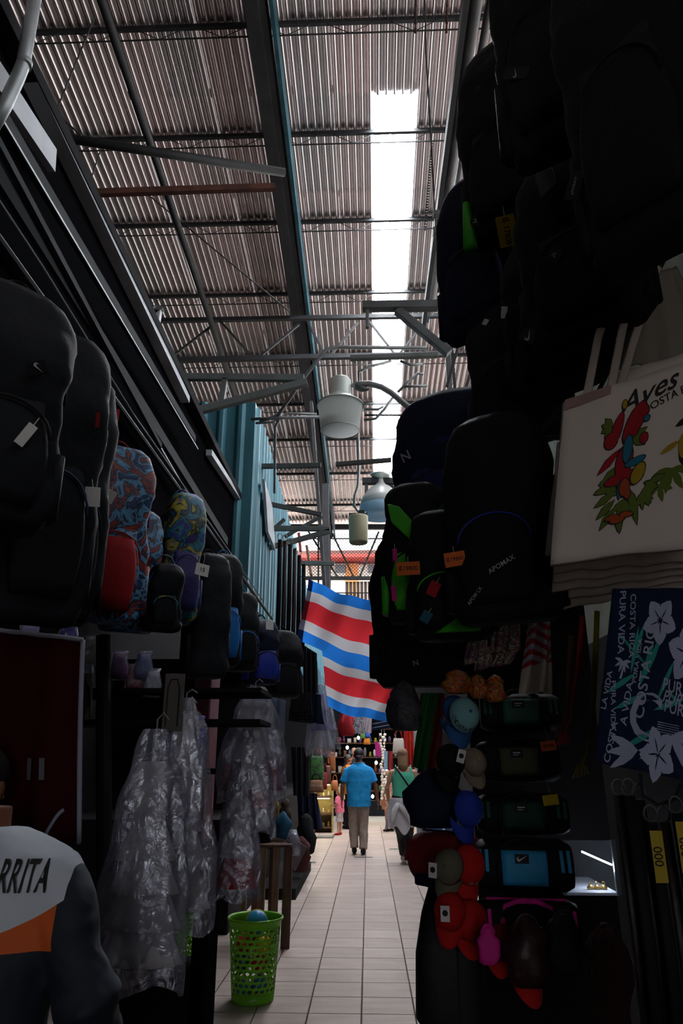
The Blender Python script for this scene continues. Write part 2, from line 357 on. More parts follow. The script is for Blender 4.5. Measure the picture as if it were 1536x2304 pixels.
# teal corrugated box room above the left stalls
XT = -1.15; C1 = PXX(575, 905, XT)
tw = struct(bpy.data.objects.new('wall_back', None)); COL.objects.link(tw)
tealw = mat('teal_corrugated_sheet', (.055, .19, .24), .45, .1, col2=(.045, .155, .20), scale=3, stretch=(4, 4, .6))
def trap(s, p=.20):
    t = (s / p) % 1; return 0 if t < .5 else (min(1, (t - .5) / .12, (1 - t) / .12)) * .035
n_ = 100
b = MB(); b.grid(lambda u, v: Vector((XT - u * 2.0, C1.y - trap(u * 2.0), 3.0 + v * (C1.z - 3.0))), 120, 1); b.build('front_cladding', tealw, tw)
L_ = 13.0; C2 = PXX(684, 1290, XT + .0)
Lend = 12.5
b = MB(); b.grid(lambda u, v: Vector((XT + trap(u * Lend), C1.y + u * Lend, 3.0 + v * (C1.z - RS * u * Lend * .8 - 3.0))), 360, 1); b.build('side_cladding', tealw, tw)
qs = [PXX(x_, y_, XT + .06) for x_, y_ in ((589, 1078), (607, 1140), (614, 1238), (597, 1196))]; MB().add([v + Vector((dx, 0, 0)) for dx in (0, .03) for v in qs], [(0, 1, 2, 3), (7, 6, 5, 4), (0, 4, 5, 1), (1, 5, 6, 2), (2, 6, 7, 3), (3, 7, 4, 0)]).build('window_frame', white_p, tw)
# ---- right side: wall and frame above it
wr = struct(bpy.data.objects.new('wall_right', None)); COL.objects.link(wr)
XRW = 1.50
MB().box((XRW + .06, 3.0, 3.55), (.1, 13, 2.5)).build('panel', cream_w, wr); MB().box((XRW + .06, 3.0, 1.15), (.1, 13, 2.3)).build('panel', dark, wr)  # lower panel near-black: shade put into the colour below the cream
MB().box((2.3, 9.0, 1.9), (.1, 27, 3.8)).build('back_light_block', dark, wr)  # dark back added to keep light out on the right
def right(n, p0, p1, X, w_, h_, m, ext=(.6, .6)): return along(n, p0, p1, X, w_, h_, m, ext, wr)
def rpipe(n, p0, p1, X, r, m, ext=(.5, .5)):
    a_, c_ = PXX(*p0, X), PXX(*p1, X); dd = c_ - a_; return MB().tube([a_ - dd * ext[0], c_ + dd * ext[1]], r, 12).build(n, m, wr, smooth=True)
rpipe('conduit', (1062, 60), (1000, 480), .95, .055, steelg, (.7, .9))
rpipe('conduit', (1092, 60), (1040, 350), 1.12, .035, steelg, (.7, 1.5))
rpipe('conduit', (1120, 60), (1070, 350), 1.25, .03, co, (.7, 1.5))
right('beam', (1040, 60), (985, 480), .86, .05, .12, steel, (.7, 1.0))
right('beam', (1052, 60), (992, 480), .99, .10, .05, teal_p, (.7, 1.0))
for (p0, p1, Y) in [((1015, 780), (1025, 900), 7), ((1040, 745), (1005, 870), 6.5), ((1050, 750), (1095, 900), 6.2), ((1085, 745), (1040, 900), 6.6), ((1110, 730), (1060, 880), 5.5)]:
    MB().beam(PY(*p0, Y), PY(*p1, Y), .03, .03).build('brace', steel, wr)
MB().beam(PY(1005, 745, 7.3), PY(1012, 900, 7.3), .06, .06).build('post', steelg, wr)

MB().box((-7.4, 9, 6.0), (.1, 26, 12)).build('left_light_block', dark, wl)  # unseen wall added to shut out light from the left

MB().box((.98, 4.45, 1.25), (.75, .04, 2.5)).build('dark_backdrop', dark, wr)  # made-up black panel, darkens the space behind the duffels and hides the floor
MB().box((-1.20, 4.75, .22), (.50, .3, .44)).build('dark_filler_box', dark, wl); MB().box((-.97, 4.75, .38), (.09, .3, .76)).build('table_leg', blackm, wl)  # the low box is an added black filler that darkens this area
# ================================================================ tools for goods and people
from mathutils.bvhtree import BVHTree
def depth(p): return (p - EYE).dot(FW)
def span(n, px, py, Y): return n * depth(PY(px, py, Y)) / F
def boxat(x0, y0, x1, y1, Y):
    cx = (x0 + x1) / 2; b_ = PY(cx, y1, Y); t_ = PY(cx, y0, Y); return b_, span(x1 - x0, cx, (y0 + y1) / 2, Y), t_.z - b_.z
def world_of(o):
    m = Matrix.LocRotScale(o.location, o.rotation_euler, o.scale)
    return world_of(o.parent) @ m if o.parent else m
def decal(target, parent, name, mt, org, xa, ya, words=(), polys=(), off=.003, th=.0, ky=1):
    """flat print laid on the target's surface; everything in the parent's local space"""
    bpy.context.view_layer.update(); dg = bpy.context.evaluated_depsgraph_get(); ev = target.evaluated_get(dg); me = ev.to_mesh()
    bv = BVHTree.FromPolygons([v.co for v in me.vertices], [tuple(p.vertices) for p in me.polygons]); ev.to_mesh_clear()
    xa = Vector(xa).normalized(); ya = Vector(ya).normalized(); dr = -(xa.cross(ya)); org = Vector(org)
    def fn(x, y, z):
        s = org + xa * x + ya * y - dr * .4; h = bv.ray_cast(s, dr, 2)
        if h[0] is None:
            h = bv.find_nearest(org + xa * x + ya * y)
        return h[0] - dr * off
    mb = MB()
    for s, size, x, y, *sh in words:
        a_ = sh[0] if sh else 0; ca, sa = math.cos(a_), math.sin(a_)
        textmb(mb, s, size, lambda u, v, z: fn(x + u * ca - v * sa, y + u * sa + v * ca * ky, z), shear=sh[1] if len(sh) > 1 else 0)
    for po in polys:
        k = len(po); c = (sum(p[0] for p in po) / k, sum(p[1] for p in po) / k)
        mid = [((p[0] + c[0]) / 2, (p[1] + c[1]) / 2) for p in po]
        mb.add([fn(*c, 0)] + [fn(*p, 0) for p in mid] + [fn(*p, 0) for p in po],
               [(0, 1 + i, 1 + (i + 1) % k) for i in range(k)] + [(1 + i, 1 + k + i, 1 + k + (i + 1) % k, 1 + (i + 1) % k) for i in range(k)])
    return mb.build(name, mt, parent)
def oval(cx, cy, a, b_, an=0, n=14): return [(cx + a * math.cos(t) * math.cos(an) - b_ * math.sin(t) * math.sin(an), cy + a * math.cos(t) * math.sin(an) + b_ * math.sin(t) * math.cos(an)) for t in [2 * math.pi * k / n for k in range(n)]]
def leaf(cx, cy, L, W_, an):
    pts = [(0, 0), (.25, .8), (.55, 1), (.85, .5), (1, 0), (.85, -.5), (.55, -1), (.25, -.8)]
    return [(cx + x * L * math.cos(an) - y * W_ / 2 * math.sin(an), cy + x * L * math.sin(an) + y * W_ / 2 * math.cos(an)) for x, y in pts]
SWOOSH = [(-.5, .02), (-.42, -.2), (-.25, -.25), (.5, .3), (-.15, -.02), (-.3, -.03), (-.33, .05), (-.28, .25)]
white = mat('white_print', (.75, .76, .78), .6); inkm = mat('black_ink', (.01, .01, .012), .7)
tagw = mat('paper_tag', (.75, .73, .7), .8); tago = mat('orange_card', (.75, .16, .03), .8); tagy = mat('yellow_card', (.72, .50, .02), .8)
stringm = mat('tag_string', (.6, .58, .55), .8)
def paper_tag(parent, loc, w_, h_, m, text=None, rz=0, tilt=0, face=None, size=None, rtext=0):
    """price card on its string, child of the article; loc in parent space"""
    o = MB().box((0, 0, 0), (w_, .0012, h_)).build('price_tag', m, parent); o.location = loc; o.rotation_euler = (0, tilt, rz)
    s = MB().tube([(0, 0, h_ / 2 - .006), (.004, .004, h_ / 2 + .03), (0, .01, h_ / 2 + .06)], .0011, 4).build('string', stringm, o)
    if text:
        mb = MB(); sz = size or w_ * .26; ca, sa = math.cos(rtext), math.sin(rtext)
        textmb(mb, text, sz, lambda x, y, z: Vector((x * ca - y * sa, -.0012, x * sa + y * ca))); mb.build('writing', inkm, o)
    return o
# ---- backpack
def bprof(t, k=.55):
    if t < .12: return .82 + .18 * math.sin(t / .12 * math.pi / 2)
    if t < .62: return 1
    return k + (1 - k) * math.sqrt(max(0, 1 - ((t - .62) / .38) ** 2.2))
def backpack(label, box, Y, rz, cols, D=None, tilt=0, logo=None, roll=0, group=None, cat='backpack', pockets=2, straps=True, x=None, name='backpack'):
    x0_, y0_, x1_, y1_ = box; loc, W_, H_ = boxat(x0_, y0_, x1_, y1_, Y); D_ = D or W_ * .55
    t = thing(name, label, cat, loc, 0, group, (tilt, roll, rz))
    cm, cp, ct = cols[:3]
    n = 26; rg = []
    for i in range(n + 1):
        q = i / n; s_ = bprof(q); rg.append((.006 * math.sin(q * 9), .012 * math.sin(q * 7), H_ * q, W_ / 2 * s_ * (1 + .02 * math.sin(q * 23)), D_ / 2 * (s_ * .92 + .08 * math.sin(math.pi * q))))
    bm_ = MB().loft(rg, 32, .62); sd_ = random.random() * 50
    bm_.v = [tuple(Vector(v) * 1.0 + Vector((v[0], v[1], 0)).normalized() * (noise.noise(Vector(v) * 7 + Vector((sd_, 0, 0))) * .022 + noise.noise(Vector(v) * 18 + Vector((0, sd_, 0))) * .010)) for v in bm_.v]
    body = bm_.build('body', cm, t, smooth=True)
    if pockets:
        rg = [(0, -D_ * .42, H_ * (.07 + .43 * q), W_ * .36 * (.8 + .2 * math.sin(math.pi * min(1, q * 1.2))), D_ * .20 * math.sqrt(max(.02, math.sin(math.pi * (.12 + .80 * q))))) for q in [i / 8 for i in range(9)]]
        fp = MB().loft(rg, 20, .6).build('front_pocket', cp, t, smooth=True)
        MB().tube([(W_ * .33 * math.cos(a_), -D_ * .60, H_ * (.34 + .13 * math.sin(a_))) for a_ in [math.pi * k / 12 for k in range(13)]], .004, 6).build('zipper', ct, fp, smooth=True)
    if pockets > 1:
        rg = [(0, -D_ * .36, H_ * (.54 + .24 * q), W_ * .30 * (.85 + .15 * math.sin(math.pi * q)), D_ * .17 * math.sqrt(max(.02, math.sin(math.pi * (.12 + .80 * q))))) for q in [i / 6 for i in range(7)]]
        MB().loft(rg, 18, .6).build('upper_pocket', cp, t, smooth=True)
    MB().tube([(W_ * .47 * math.cos(a_), -D_ * .12, H_ * (.55 + .41 * math.sin(a_))) for a_ in [math.pi * k / 16 for k in range(17)]], .0045, 6).build('main_zipper', ct, t, smooth=True)
    MB().tube([(.045 * math.cos(a_), D_ * .2, H_ * .985 + .055 * math.sin(a_)) for a_ in [math.pi * k / 8 for k in range(9)]], .008, 6, .5).build('top_handle', ct, t, smooth=True)
    if straps:
        for s_ in (-1, 1):
            MB().tube([(s_ * W_ * .14, D_ * .3, H_ * .93), (s_ * W_ * .22, D_ * .62, H_ * .85), (s_ * W_ * .27, D_ * .72, H_ * .6), (s_ * W_ * .32, D_ * .62, H_ * .3), (s_ * W_ * .38, D_ * .4, H_ * .1)], [.022, .03, .03, .022, .01], 10, .3, ref=(0, 1, 0)).build('shoulder_strap', ct, t, smooth=True)
    for s_ in (-1, 1):
        MB().loft([(s_ * W_ * .47, 0, H_ * (.06 + .26 * q), W_ * .07, D_ * .3) for q in (0, .5, 1)], 12, .8).build('side_pocket', cp, t, smooth=True)
    if logo:
        txt, lx, lz, lw, ang = logo
        pl = MB().box((0, 0, 0), (lw, .006, lw * .62)).build('logo_patch', inkm, t, bevel=.002); pl.location = (lx * W_, -D_ * .60, lz * H_); pl.rotation_euler = (0, ang, 0)
        mb = MB(); mb.box((0, 0, 0), (0, 0, 0))
        mb = MB()
        if txt == 'swoosh': mb.prism([(px_ * lw * .8, py_ * lw * .8) for px_, py_ in SWOOSH], .001, Matrix(((1, 0, 0, 0), (0, 0, -1, -.0032), (0, 1, 0, 0), (0, 0, 0, 1))))
        else: textmb(mb, txt, lw * .3, lambda x_, y_, z_: Vector((x_, -.0042, y_)))
        mb.build('logo', mat('logo_grey', (.42, .43, .46), .6), pl)
    return t, W_, H_, D_
# ---- baseball cap: crown up +z, brim to -y
def cap(label, p, rot, r, m, mb_, group='baseball caps on the right stall', logo=None, tg=None):
    t = thing('baseball_cap', label, 'cap', p, 0, group, rot)
    cr_ = MB().loft([(0, 0, -.0 + r * 1.0 * math.sin(a_), r * math.cos(a_), r * 1.12 * math.cos(a_)) for a_ in [math.pi / 2 * k / 8 * .985 for k in range(9)]], 24).build('crown', m, t, smooth=True)
    br = MB(); br.grid(lambda u, v: Vector(((u - .5) * 2 * r * .92, -r * 1.12 * math.sqrt(max(0, 1 - ((u - .5) * 1.84) ** 2)) - v * r * .95 * math.sqrt(max(0.02, 1 - ((u - .5) * 1.9) ** 2)), .004 - .05 * r / .09 * (2 * (u - .5)) ** 2 - .008 * v)), 12, 6)
    br.build('brim', mb_, t, smooth=True, solid=.003)
    MB().ell((0, 0, r), (.008, .008, .005), 8, 5).build('button', mb_, t, smooth=True)
    if logo: decal(cr_, t, 'logo', logo[1], (0, -r, r * .45), (1, 0, 0), (0, 0, 1), words=[(logo[0], r * .32, 0, 0)])
    if tg:
        o = MB().box((0, 0, 0), (.035, .001, .055)).build('hang_tag', tagw, t); o.location = tg; o.rotation_euler = (-rot[0], 0, -rot[2] * .5)
        MB().lathe([(.011, -.0008), (.011, .0008)], (0, -.001, .002), 16, (0, 1, 0)).build('emblem', inkm, o)
    return t
# ---- duffel bag, long axis x, front -y
def duffel(label, box, Y, rz, m, mp, accent, group='duffel bags stacked on the right stall', logo=None, tg=None, handles=True):
    x0_, y0_, x1_, y1_ = box; loc, W_, H_ = boxat(x0_, y0_, x1_, y1_, Y); R_ = H_ / 2
    t = thing('duffel_bag', label, 'bag', loc, 0, group, (0, 0, rz)); q = Matrix.Rotation(math.pi / 2, 4, 'Y')
    vs = []; n = 14
    b_ = MB().loft([(0, 0, -W_ / 2 + W_ * i / n, R_ * (.9 + .1 * math.sin(math.pi * i / n)) * (.86 if i in (0, n) else 1), R_ * (.95 if i in (0, n) else 1.05)) for i in range(n + 1)], 24, .75)
    b_.v = [tuple(q @ Vector(v) + Vector((0, 0, R_))) for v in b_.v]; body = b_.build('body', m, t, smooth=True)
    if mp:
        f = MB(); f.grid(lambda u, v: Vector(((u - .5) * W_ * .46, -R_ * 1.05 * max(0, 1 - abs((v - .5) * 1.25) ** 2.6) ** .38 - .006, R_ + (v - .5) * R_ * 1.25)), 8, 8); fo = f.build('front_panel', mp, t, smooth=True, solid=.004)
    for s_ in (-1, 1):
        if handles:
            MB().tube([(s_ * W_ * .26, -R_ * 1.04, R_ * .15), (s_ * W_ * .26, -R_ * 1.12, R_), (s_ * W_ * .22, -R_ * .8, R_ * 1.75), (s_ * W_ * .10, -R_ * .95, R_ * 2.0), (0, -R_ * 1.0, R_ * 2.02)], .012, 6, .35, ref=(0, 1, 0)).build('handle', accent[0], t, smooth=True)
        for k in (0, 1):
            MB().box((s_ * W_ * (.38 + .07 * k), -R_ * 1.0, R_ * 1.25), (W_ * .035, .012, R_ * .8), Matrix.Rotation(-.35, 3, 'X')).build('side_stripe', accent[1], t)
    MB().tube([(-W_ * .4, -R_ * .25, R_ * 1.98), (W_ * .4, -R_ * .25, R_ * 1.98)], .005, 6).build('zipper', accent[0], t)
    if logo:
        pl = MB().box((0, 0, 0), (.058, .004, .036)).build('logo_patch', inkm, t); pl.location = (-.01, -R_ * 1.05 - .012, R_ * 1.35)
        mb = MB()
        if logo == 'bars': mb.box((0, -.003, .004), (.034, .001, .005)); mb.box((-.004, -.003, -.006), (.024, .001, .003))
        elif logo == 'swoosh': mb.prism([(a_ * .046, b2_ * .046) for a_, b2_ in SWOOSH], .001, Matrix(((1, 0, 0, 0), (0, 0, -1, -.0022), (0, 1, 0, 0), (0, 0, 0, 1))))
        else: textmb(mb, logo, .02, lambda x_, y_, z_: Vector((x_, -.003, y_)))
        mb.build('logo', mat('logo_light', (.6, .62, .64), .6), pl)
    if tg: paper_tag(t, (W_ * tg[1], -R_ * 1.08 - .02, R_ * tg[2]), .07, .045, tg[0], tg[3], tilt=-.12)
    return t, W_, H_
# ---- people: local x right, y forward, z up, 1.70 m tall, scaled to fit
def hand_mb(mb, wr, d, side, k=1.0):
    d = Vector(d).normalized(); sd = Vector((side, 0, 0)); sd = (sd - d * sd.dot(d)).normalized(); up = d.cross(sd)
    # palm faces the thigh: palm width lies along up
    mb.ell(wr + d * .045 * k, (.014 * k, .038 * k, .05 * k), 10, 8, Matrix((sd, up, d)).transposed())
    for i, L in enumerate((.068, .078, .072, .058)):
        o = wr + d * .08 * k + up * (.027 - .018 * i) * k; mb.tube([o, o + d * L * .5 * k, o + d * L * .85 * k - sd * .012 * k, o + d * L * k * .98 - sd * .026 * k], [.0085 * k, .008 * k, .0075 * k, .006 * k], 8)
    o = wr + d * .02 * k + up * .03 * k; mb.tube([o, o + d * .035 * k + up * .022 * k, o + d * .068 * k + up * .026 * k], [.011 * k, .010 * k, .008 * k], 8)
def torso_rings(sh, ch, wa, hp, z=(.86, .96, 1.06, 1.18, 1.30, 1.375, 1.415, 1.445, 1.47), e=0, dep=1.0):
    ws = (hp, hp * .98, wa, (wa + ch) / 2 + .01, ch, sh * .96, sh * .80, sh * .52, .068)
    ds = (.125, .125, .115, .12, .125, .112, .095, .075, .055)
    return [(0, (.012 if zz > 1.2 else 0), zz, w_ + e, d * dep + e) for zz, w_, d in zip(z, ws, ds)]
def head_mb(mb, c, yaw=0, k=1.0, nod=0):
    R = Matrix.Rotation(yaw, 3, 'Z') @ Matrix.Rotation(nod, 3, 'X'); P = lambda x, y, z: Vector(c) + R @ (Vector((x, y, z)) * k)
    mb.ell(P(0, 0, .02), (.076 * k, .094 * k, .105 * k), 18, 14, R); mb.ell(P(0, .03, -.06), (.055 * k, .062 * k, .055 * k), 14, 10, R)
    mb.tube([P(0, .088, .03), P(0, .112, -.01), P(0, .098, -.02)], [.009 * k, .015 * k, .011 * k], 8)       # nose
    mb.ell(P(0, .088, -.05), (.024 * k, .012 * k, .008 * k), 10, 6, R); mb.ell(P(0, .086, -.062), (.02 * k, .011 * k, .007 * k), 10, 6, R)
    for s_ in (-1, 1): mb.ell(P(s_ * .078, -.005, .0), (.012 * k, .02 * k, .032 * k), 8, 8, R)
    return P
eyew = mat('eye_white', (.7, .7, .68), .3); lipm = mat('lip', (.30, .09, .07), .5)
def wrinkle(o, st, size=.12):
    tx = bpy.data.textures.get('folds%d' % int(size * 1000)) or bpy.data.textures.new('folds%d' % int(size * 1000), 'CLOUDS'); tx.noise_scale = size
    q = o.modifiers.new('w', 'DISPLACE'); q.texture = tx; q.strength = st; q.mid_level = .5; q.texture_coords = 'LOCAL'
def person(label, loc, rz, H, skin, hairm, sh=.20, ch=.17, wa=.15, hp=.165, arms=None, legs=None, shirt=None, pants=None, shoes=None, hair='short', headyaw=0, group=None, hk=1.0, nod=0, smod=4, hx=0):
    t = thing('person', label, 'person', loc, rz, group); k = H / 1.70; t.scale = (k, k, k)
    arms = arms or [((-sh - .05, -.01, 1.12), (-sh - .07, .05, .87)), ((sh + .05, -.01, 1.12), (sh + .07, .05, .87))]
    legs = legs or [((-.10, .01, .50), (-.10, -.02, .08)), ((.10, .02, .50), (.10, .02, .08))]
    b_ = MB(); b_.loft(torso_rings(sh, ch, wa, hp, e=-.012), 24, .85); b_.tube([(0, 0, 1.40), (0, .01, 1.53)], [.062, .055], 14)
    P = head_mb(b_, (hx, .015 + abs(hx), 1.60 - abs(hx) * .3), headyaw, hk, nod)
    for s_, (el, wr) in zip((-1, 1), arms):
        so = Vector((s_ * sh * .90, 0, 1.35)); el, wr = Vector(el), Vector(wr)
        b_.tube([so, so.lerp(el, .5), el, el.lerp(wr, .4), wr], [.052, .047, .040, .038, .026], 12); b_.ell(so, (.055, .05, .052), 12, 10); hand_mb(b_, wr, wr - el, s_)
    for s_, (kn, an) in zip((-1, 1), legs):
        hpv = Vector((s_ * .09, 0, .88)); kn, an = Vector(kn), Vector(an)
        b_.tube([hpv, hpv.lerp(kn, .5), kn, kn.lerp(an, .35), an], [.088, .075, .054, .056, .036], 12)
        b_.tube([an + Vector((0, -.04, -.03)), an + Vector((0, .03, -.035)), an + Vector((0, .11, -.052)), an + Vector((0, .17, -.06))], [.032, .038, .033, .022], 10, 1)
    b_.build('body', skin, t, remesh=.008, smoothmod=smod)
    for s_ in (-1, 1):
        MB().ell(P(s_ * .032, .086, .022), (.013, .008, .008), 10, 8).build('eye', eyew, t, smooth=True)
    if shirt:
        m, sl, zb, e = shirt; q = MB(); z0 = [zb, max(zb + .08, .96), 1.06, 1.18, 1.30, 1.378, 1.42, 1.45, 1.476]
        q.loft(torso_rings(sh, ch, wa, hp, z0, e, 1.05), 28, .85)
        if sl:
            for s_, (el, wr) in zip((-1, 1), arms):
                so = Vector((s_ * sh * .86, 0, 1.345)); el, wr = Vector(el), Vector(wr)
                pts = [so, so.lerp(el, .5 if sl > .5 else sl)]; rs = [.056 + e, .056 + e]
                if sl > .5: pts += [so.lerp(el, min(1, sl))]; rs += [.058 + e]
                if sl > 1: pts += [el.lerp(wr, .5), el.lerp(wr, sl - 1)]; rs += [.055 + e, .04 + e]
                q.tube(pts, rs, 14); q.ell(so, (.056 + e, .056 + e, .050 + e), 14, 10)
        wrinkle(q.build('shirt', m, t, remesh=.010, smoothmod=5), .028)
    if pants:
        m, r1, r2, zend = pants; q = MB(); q.loft([(0, 0, .80, hp * .9, .12), (0, 0, .88, hp + .012, .138), (0, 0, .98, hp + .006, .132), (0, 0, 1.02, wa + .012, .125)], 24, .85)
        for s_, (kn, an) in zip((-1, 1), legs):
            hpv = Vector((s_ * .09, 0, .86)); kn, an = Vector(kn), Vector(an); e_ = kn.lerp(an, zend)
            q.tube([hpv, hpv.lerp(kn, .5), kn] + ([e_] if zend > 0 else []), [.105, .098, r1] + ([r2] if zend > 0 else []), 16)
        wrinkle(q.build('trousers' if zend > .3 else 'shorts', m, t, remesh=.010, smoothmod=5), .03, .09)
    if shoes:
        for s_, (kn, an) in zip((-1, 1), legs):
            an = Vector(an); q = MB(); q.tube([an + Vector((0, -.07, -.035)), an + Vector((0, 0, -.03)), an + Vector((0, .10, -.045)), an + Vector((0, .19, -.055))], [.036, .046, .042, .026], 14); q.tube([an + Vector((0, -.02, -.04)), an + Vector((0, -.02, .01))], [.045, .043], 12)
            so_ = q.build('shoe', shoes, t, remesh=.008, smoothmod=3)
    if hair == 'short':
        q = MB(); q.ell(P(0, -.012, .045), (.083 * hk, .096 * hk, .092 * hk), 18, 14); q.tube([P(0, -.06, .0), P(0, -.055, -.06)], [.062 * hk, .045 * hk], 14); q.build('hair', hairm, t, remesh=.010, smoothmod=3)
    if hair == 'long':
        q = MB(); q.ell(P(0, -.012, .045), (.086 * hk, .10 * hk, .094 * hk), 18, 14); q.tube([P(0, -.03, .03), P(0, -.055, -.06), P(0, -.07, -.15), P(0, -.075, -.22)], [.088 * hk, .088 * hk, .085 * hk, .055 * hk], 18, .75, ref=(0, 1, 0)); q.build('hair', hairm, t, remesh=.010, smoothmod=3)
    return t
# ================================================================ far gable and the street behind it
eg = struct(bpy.data.objects.new('window_2', None)); COL.objects.link(eg)
E = lambda x, y, Y=YE: PY(x, y, Y)
MB().beam(E(400, 1186), E(1200, 1186), .12, .16).build('head_beam', steel, eg)
MB().beam(E(640, 1301), E(1000, 1301), .10, .10).build('sill_beam', steel, eg)
ch = MB(); a_, c_ = E(690, 1300), E(1110, 1196); W_, H_ = c_.x - a_.x, c_.z - a_.z; st = .10
for i in range(int((W_ + H_) / st) + 1):
    for s_ in (0, 1):
        x0_ = i * st - H_ ; p = [(x0_, 0), (x0_ + H_, H_)]
        (xa, za), (xb, zb) = p
        if xa < 0: za -= xa; xa = 0
        if xb > W_: zb -= xb - W_; xb = W_
        if xb <= xa: continue
        if s_: za, zb = H_ - za, H_ - zb
        ch.tube([(a_.x + xa, YE, a_.z + za), (a_.x + xb, YE, a_.z + zb)], .007, 4)
o = ch.build('chain_link', steel, eg); o['kind'] = 'stuff'
for p0, p1 in [((745, 1196), (796, 1300)), ((852, 1196), (808, 1300)), ((742, 1190), (742, 1360)), ((716, 1196), (716, 1440)), ((690, 1190), (760, 1300))]:
    MB().beam(E(*p0), E(*p1), .05, .05).build('bar', steel, eg)
for y_ in (1212, 1334, 1352): MB().beam(E(640, y_), E(960, y_), .03, .03).build('rail', steel, eg)
MB().beam(E(640, 1368), E(1000, 1368), .1, .1).build('sill_beam', steel, eg)
wb_ = struct(bpy.data.objects.new('wall_end', None)); COL.objects.link(wb_)
slat = mat('brown_slats', (.16, .11, .09), .8, var=.4, scale=3, stretch=(8, 1, 1))
a_, c_ = E(776, 1362), E(960, 1305)
for k in range(22): MB().box((a_.x + (k + .5) * (c_.x - a_.x) / 22, YE + .15, (a_.z + c_.z) / 2), ((c_.x - a_.x) / 22 * .86, .05, c_.z - a_.z)).build('slat', slat, wb_)
zz = E(800, 1368).z
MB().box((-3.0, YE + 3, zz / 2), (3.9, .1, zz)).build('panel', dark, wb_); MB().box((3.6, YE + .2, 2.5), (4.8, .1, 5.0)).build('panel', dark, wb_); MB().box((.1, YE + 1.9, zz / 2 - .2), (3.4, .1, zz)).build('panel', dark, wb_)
MB().box((-4.3, YE + .2, 2.5), (6.2, .1, 5.0)).build('panel', dark, wb_)  # end panels cut low, shaped so gable daylight reaches the roof
# street house beyond
struct(MB().box((0, 38, -.2), (60, 30, .3)).build('trim_62', mat('sun_bounce_ground', (.45, .43, .40), .9)))  # unseen ground plane added to bounce sunlight up to the far roof
t = thing('street_building', 'cream and orange building with red eaves seen through the far mesh window', 'building', (0, 32, 0))
hw = mat('cream_house_wall', (.72, .66, .58), .85, var=.1); ho = mat('orange_house_wall', (.70, .28, .10), .85, var=.15); hr = mat('red_eave', (.42, .05, .04), .7)
B = lambda x, y: PY(x, y, 32) - Vector((0, 32, 0))
a_, c_ = B(640, 1345), B(777, 1268); MB().box(((a_.x + c_.x) / 2, .5, c_.z / 2), (c_.x - a_.x, 1, c_.z)).build('wall', hw, t)
a_, c_ = B(777, 1345), B(805, 1268); MB().box(((a_.x + c_.x) / 2, .5, c_.z / 2), (c_.x - a_.x, 1.1, c_.z)).build('wall', ho, t)
a_, c_ = B(805, 1345), B(1000, 1268); MB().box(((a_.x + c_.x) / 2, .5, c_.z / 2), (c_.x - a_.x, 1, c_.z)).build('wall', hw, t)
MB().box((B(820, 1262).x, -.1, B(820, 1260).z), (7.5, 1.4, .16)).build('eave', hr, t); MB().box((B(820, 1250).x, .2, B(820, 1249).z), (7.5, 1.2, .25)).build('roof', mat('brown_roof', (.12, .06, .05), .8), t)
for x_ in (766, 840, 868):
    p = B(x_, 1280); MB().box((p.x, -.02, p.z), (.5, .06, .38)).build('window', mat('house_window', (.12, .13, .14), .3), t)
# wood plank and pale board by the far post
wy(31, (690, 1230), (700, 1295), 14, 14, .25, .05, mat('weathered_plank', (.12, .07, .05), .8, var=.5, scale=4, stretch=(6, 6, .5)))
wy(32, (672, 1200), (676, 1240), 13, 13, .12, .05, mat('red_plank', (.25, .05, .03), .8, var=.4))
# ================================================================ lamps
lampm = mat('lamp_aluminium', (.72, .78, .73), .38, .4, var=.15, scale=3); lampin = mat('lamp_reflector', (.75, .76, .76), .35, .3)
def bracket_arm(parent, pts, r): MB().tube(pts, r, 12).build('arm', mat('arm_steel', (.30, .31, .31), .45, .5, var=.2), parent, smooth=True)
YL = 5.35; c = PY(765, 925, YL); kx = span(1, 765, 925, YL)
t = thing('warehouse_lamp', 'large grey drum shaped hanging lamp with ribbed open reflector, nearest to camera', 'lamp', c, 0)
hz = 78 * kx
MB().lathe([(.001, .30), (22 * kx, .30), (24 * kx, .29), (25 * kx, .14), (26 * kx, .135)], n=32, cap=False).build('housing', lampm, t, smooth=True)
MB().lathe([(26 * kx, .14), (34 * kx, .11), (53 * kx, .055), (54 * kx, .045), (51 * kx, .045)], n=36, cap=False).build('collar', lampm, t, smooth=True)
def rib(u, v):
    a_ = 2 * math.pi * u; r = (50 - 8 * v) * kx * (1 + .006 * math.cos(a_ * 60)); return Vector((r * math.cos(a_), r * math.sin(a_), .05 - .225 * v))
mb = MB(); mb.grid(rib, 240, 3); mb.build('reflector', mat('prismatic_reflector', (.92, .95, .92), .3, .0, trans=.8), t, smooth=True)
MB().lathe([(42.5 * kx, -.175), (43.5 * kx, -.18), (42.5 * kx, -.185), (41.5 * kx, -.18)], n=36, cap=False).build('rim', lampm, t, smooth=True)
MB().lathe([(.001, -.10), (38 * kx, -.105), (42 * kx, -.17)], n=36, cap=False).build('diffuser', mat('lamp_glass', (.97, .98, .98), .35, trans=.5), t, smooth=True)
MB().tube([(0, 0, .10), (0, 0, .0)], [.05, .045], 14).build('socket', lampin, t, smooth=True)
A_ = lambda x, y: PY(x, y, YL) - c
bracket_arm(t, [A_(785, 868), A_(805, 866), A_(830, 863), A_(858, 871), A_(880, 884), A_(905, 905), A_(930, 926), A_(960, 950)], [.012, .03, .026, .026, .026, .026, .026, .026])
MB().tube([A_(800, 870), A_(815, 875), A_(830, 876)], [.03, .028, .01], 10).build('clamp', steelg, t, smooth=True)
Y2 = 9.6; c = PY(857, 1130, Y2); k2 = span(1, 850, 1130, Y2)
t = thing('bell_lamp', 'clear bell shaped lamp hanging under the dark bracket, beyond the drum lamp', 'lamp', c, 0)
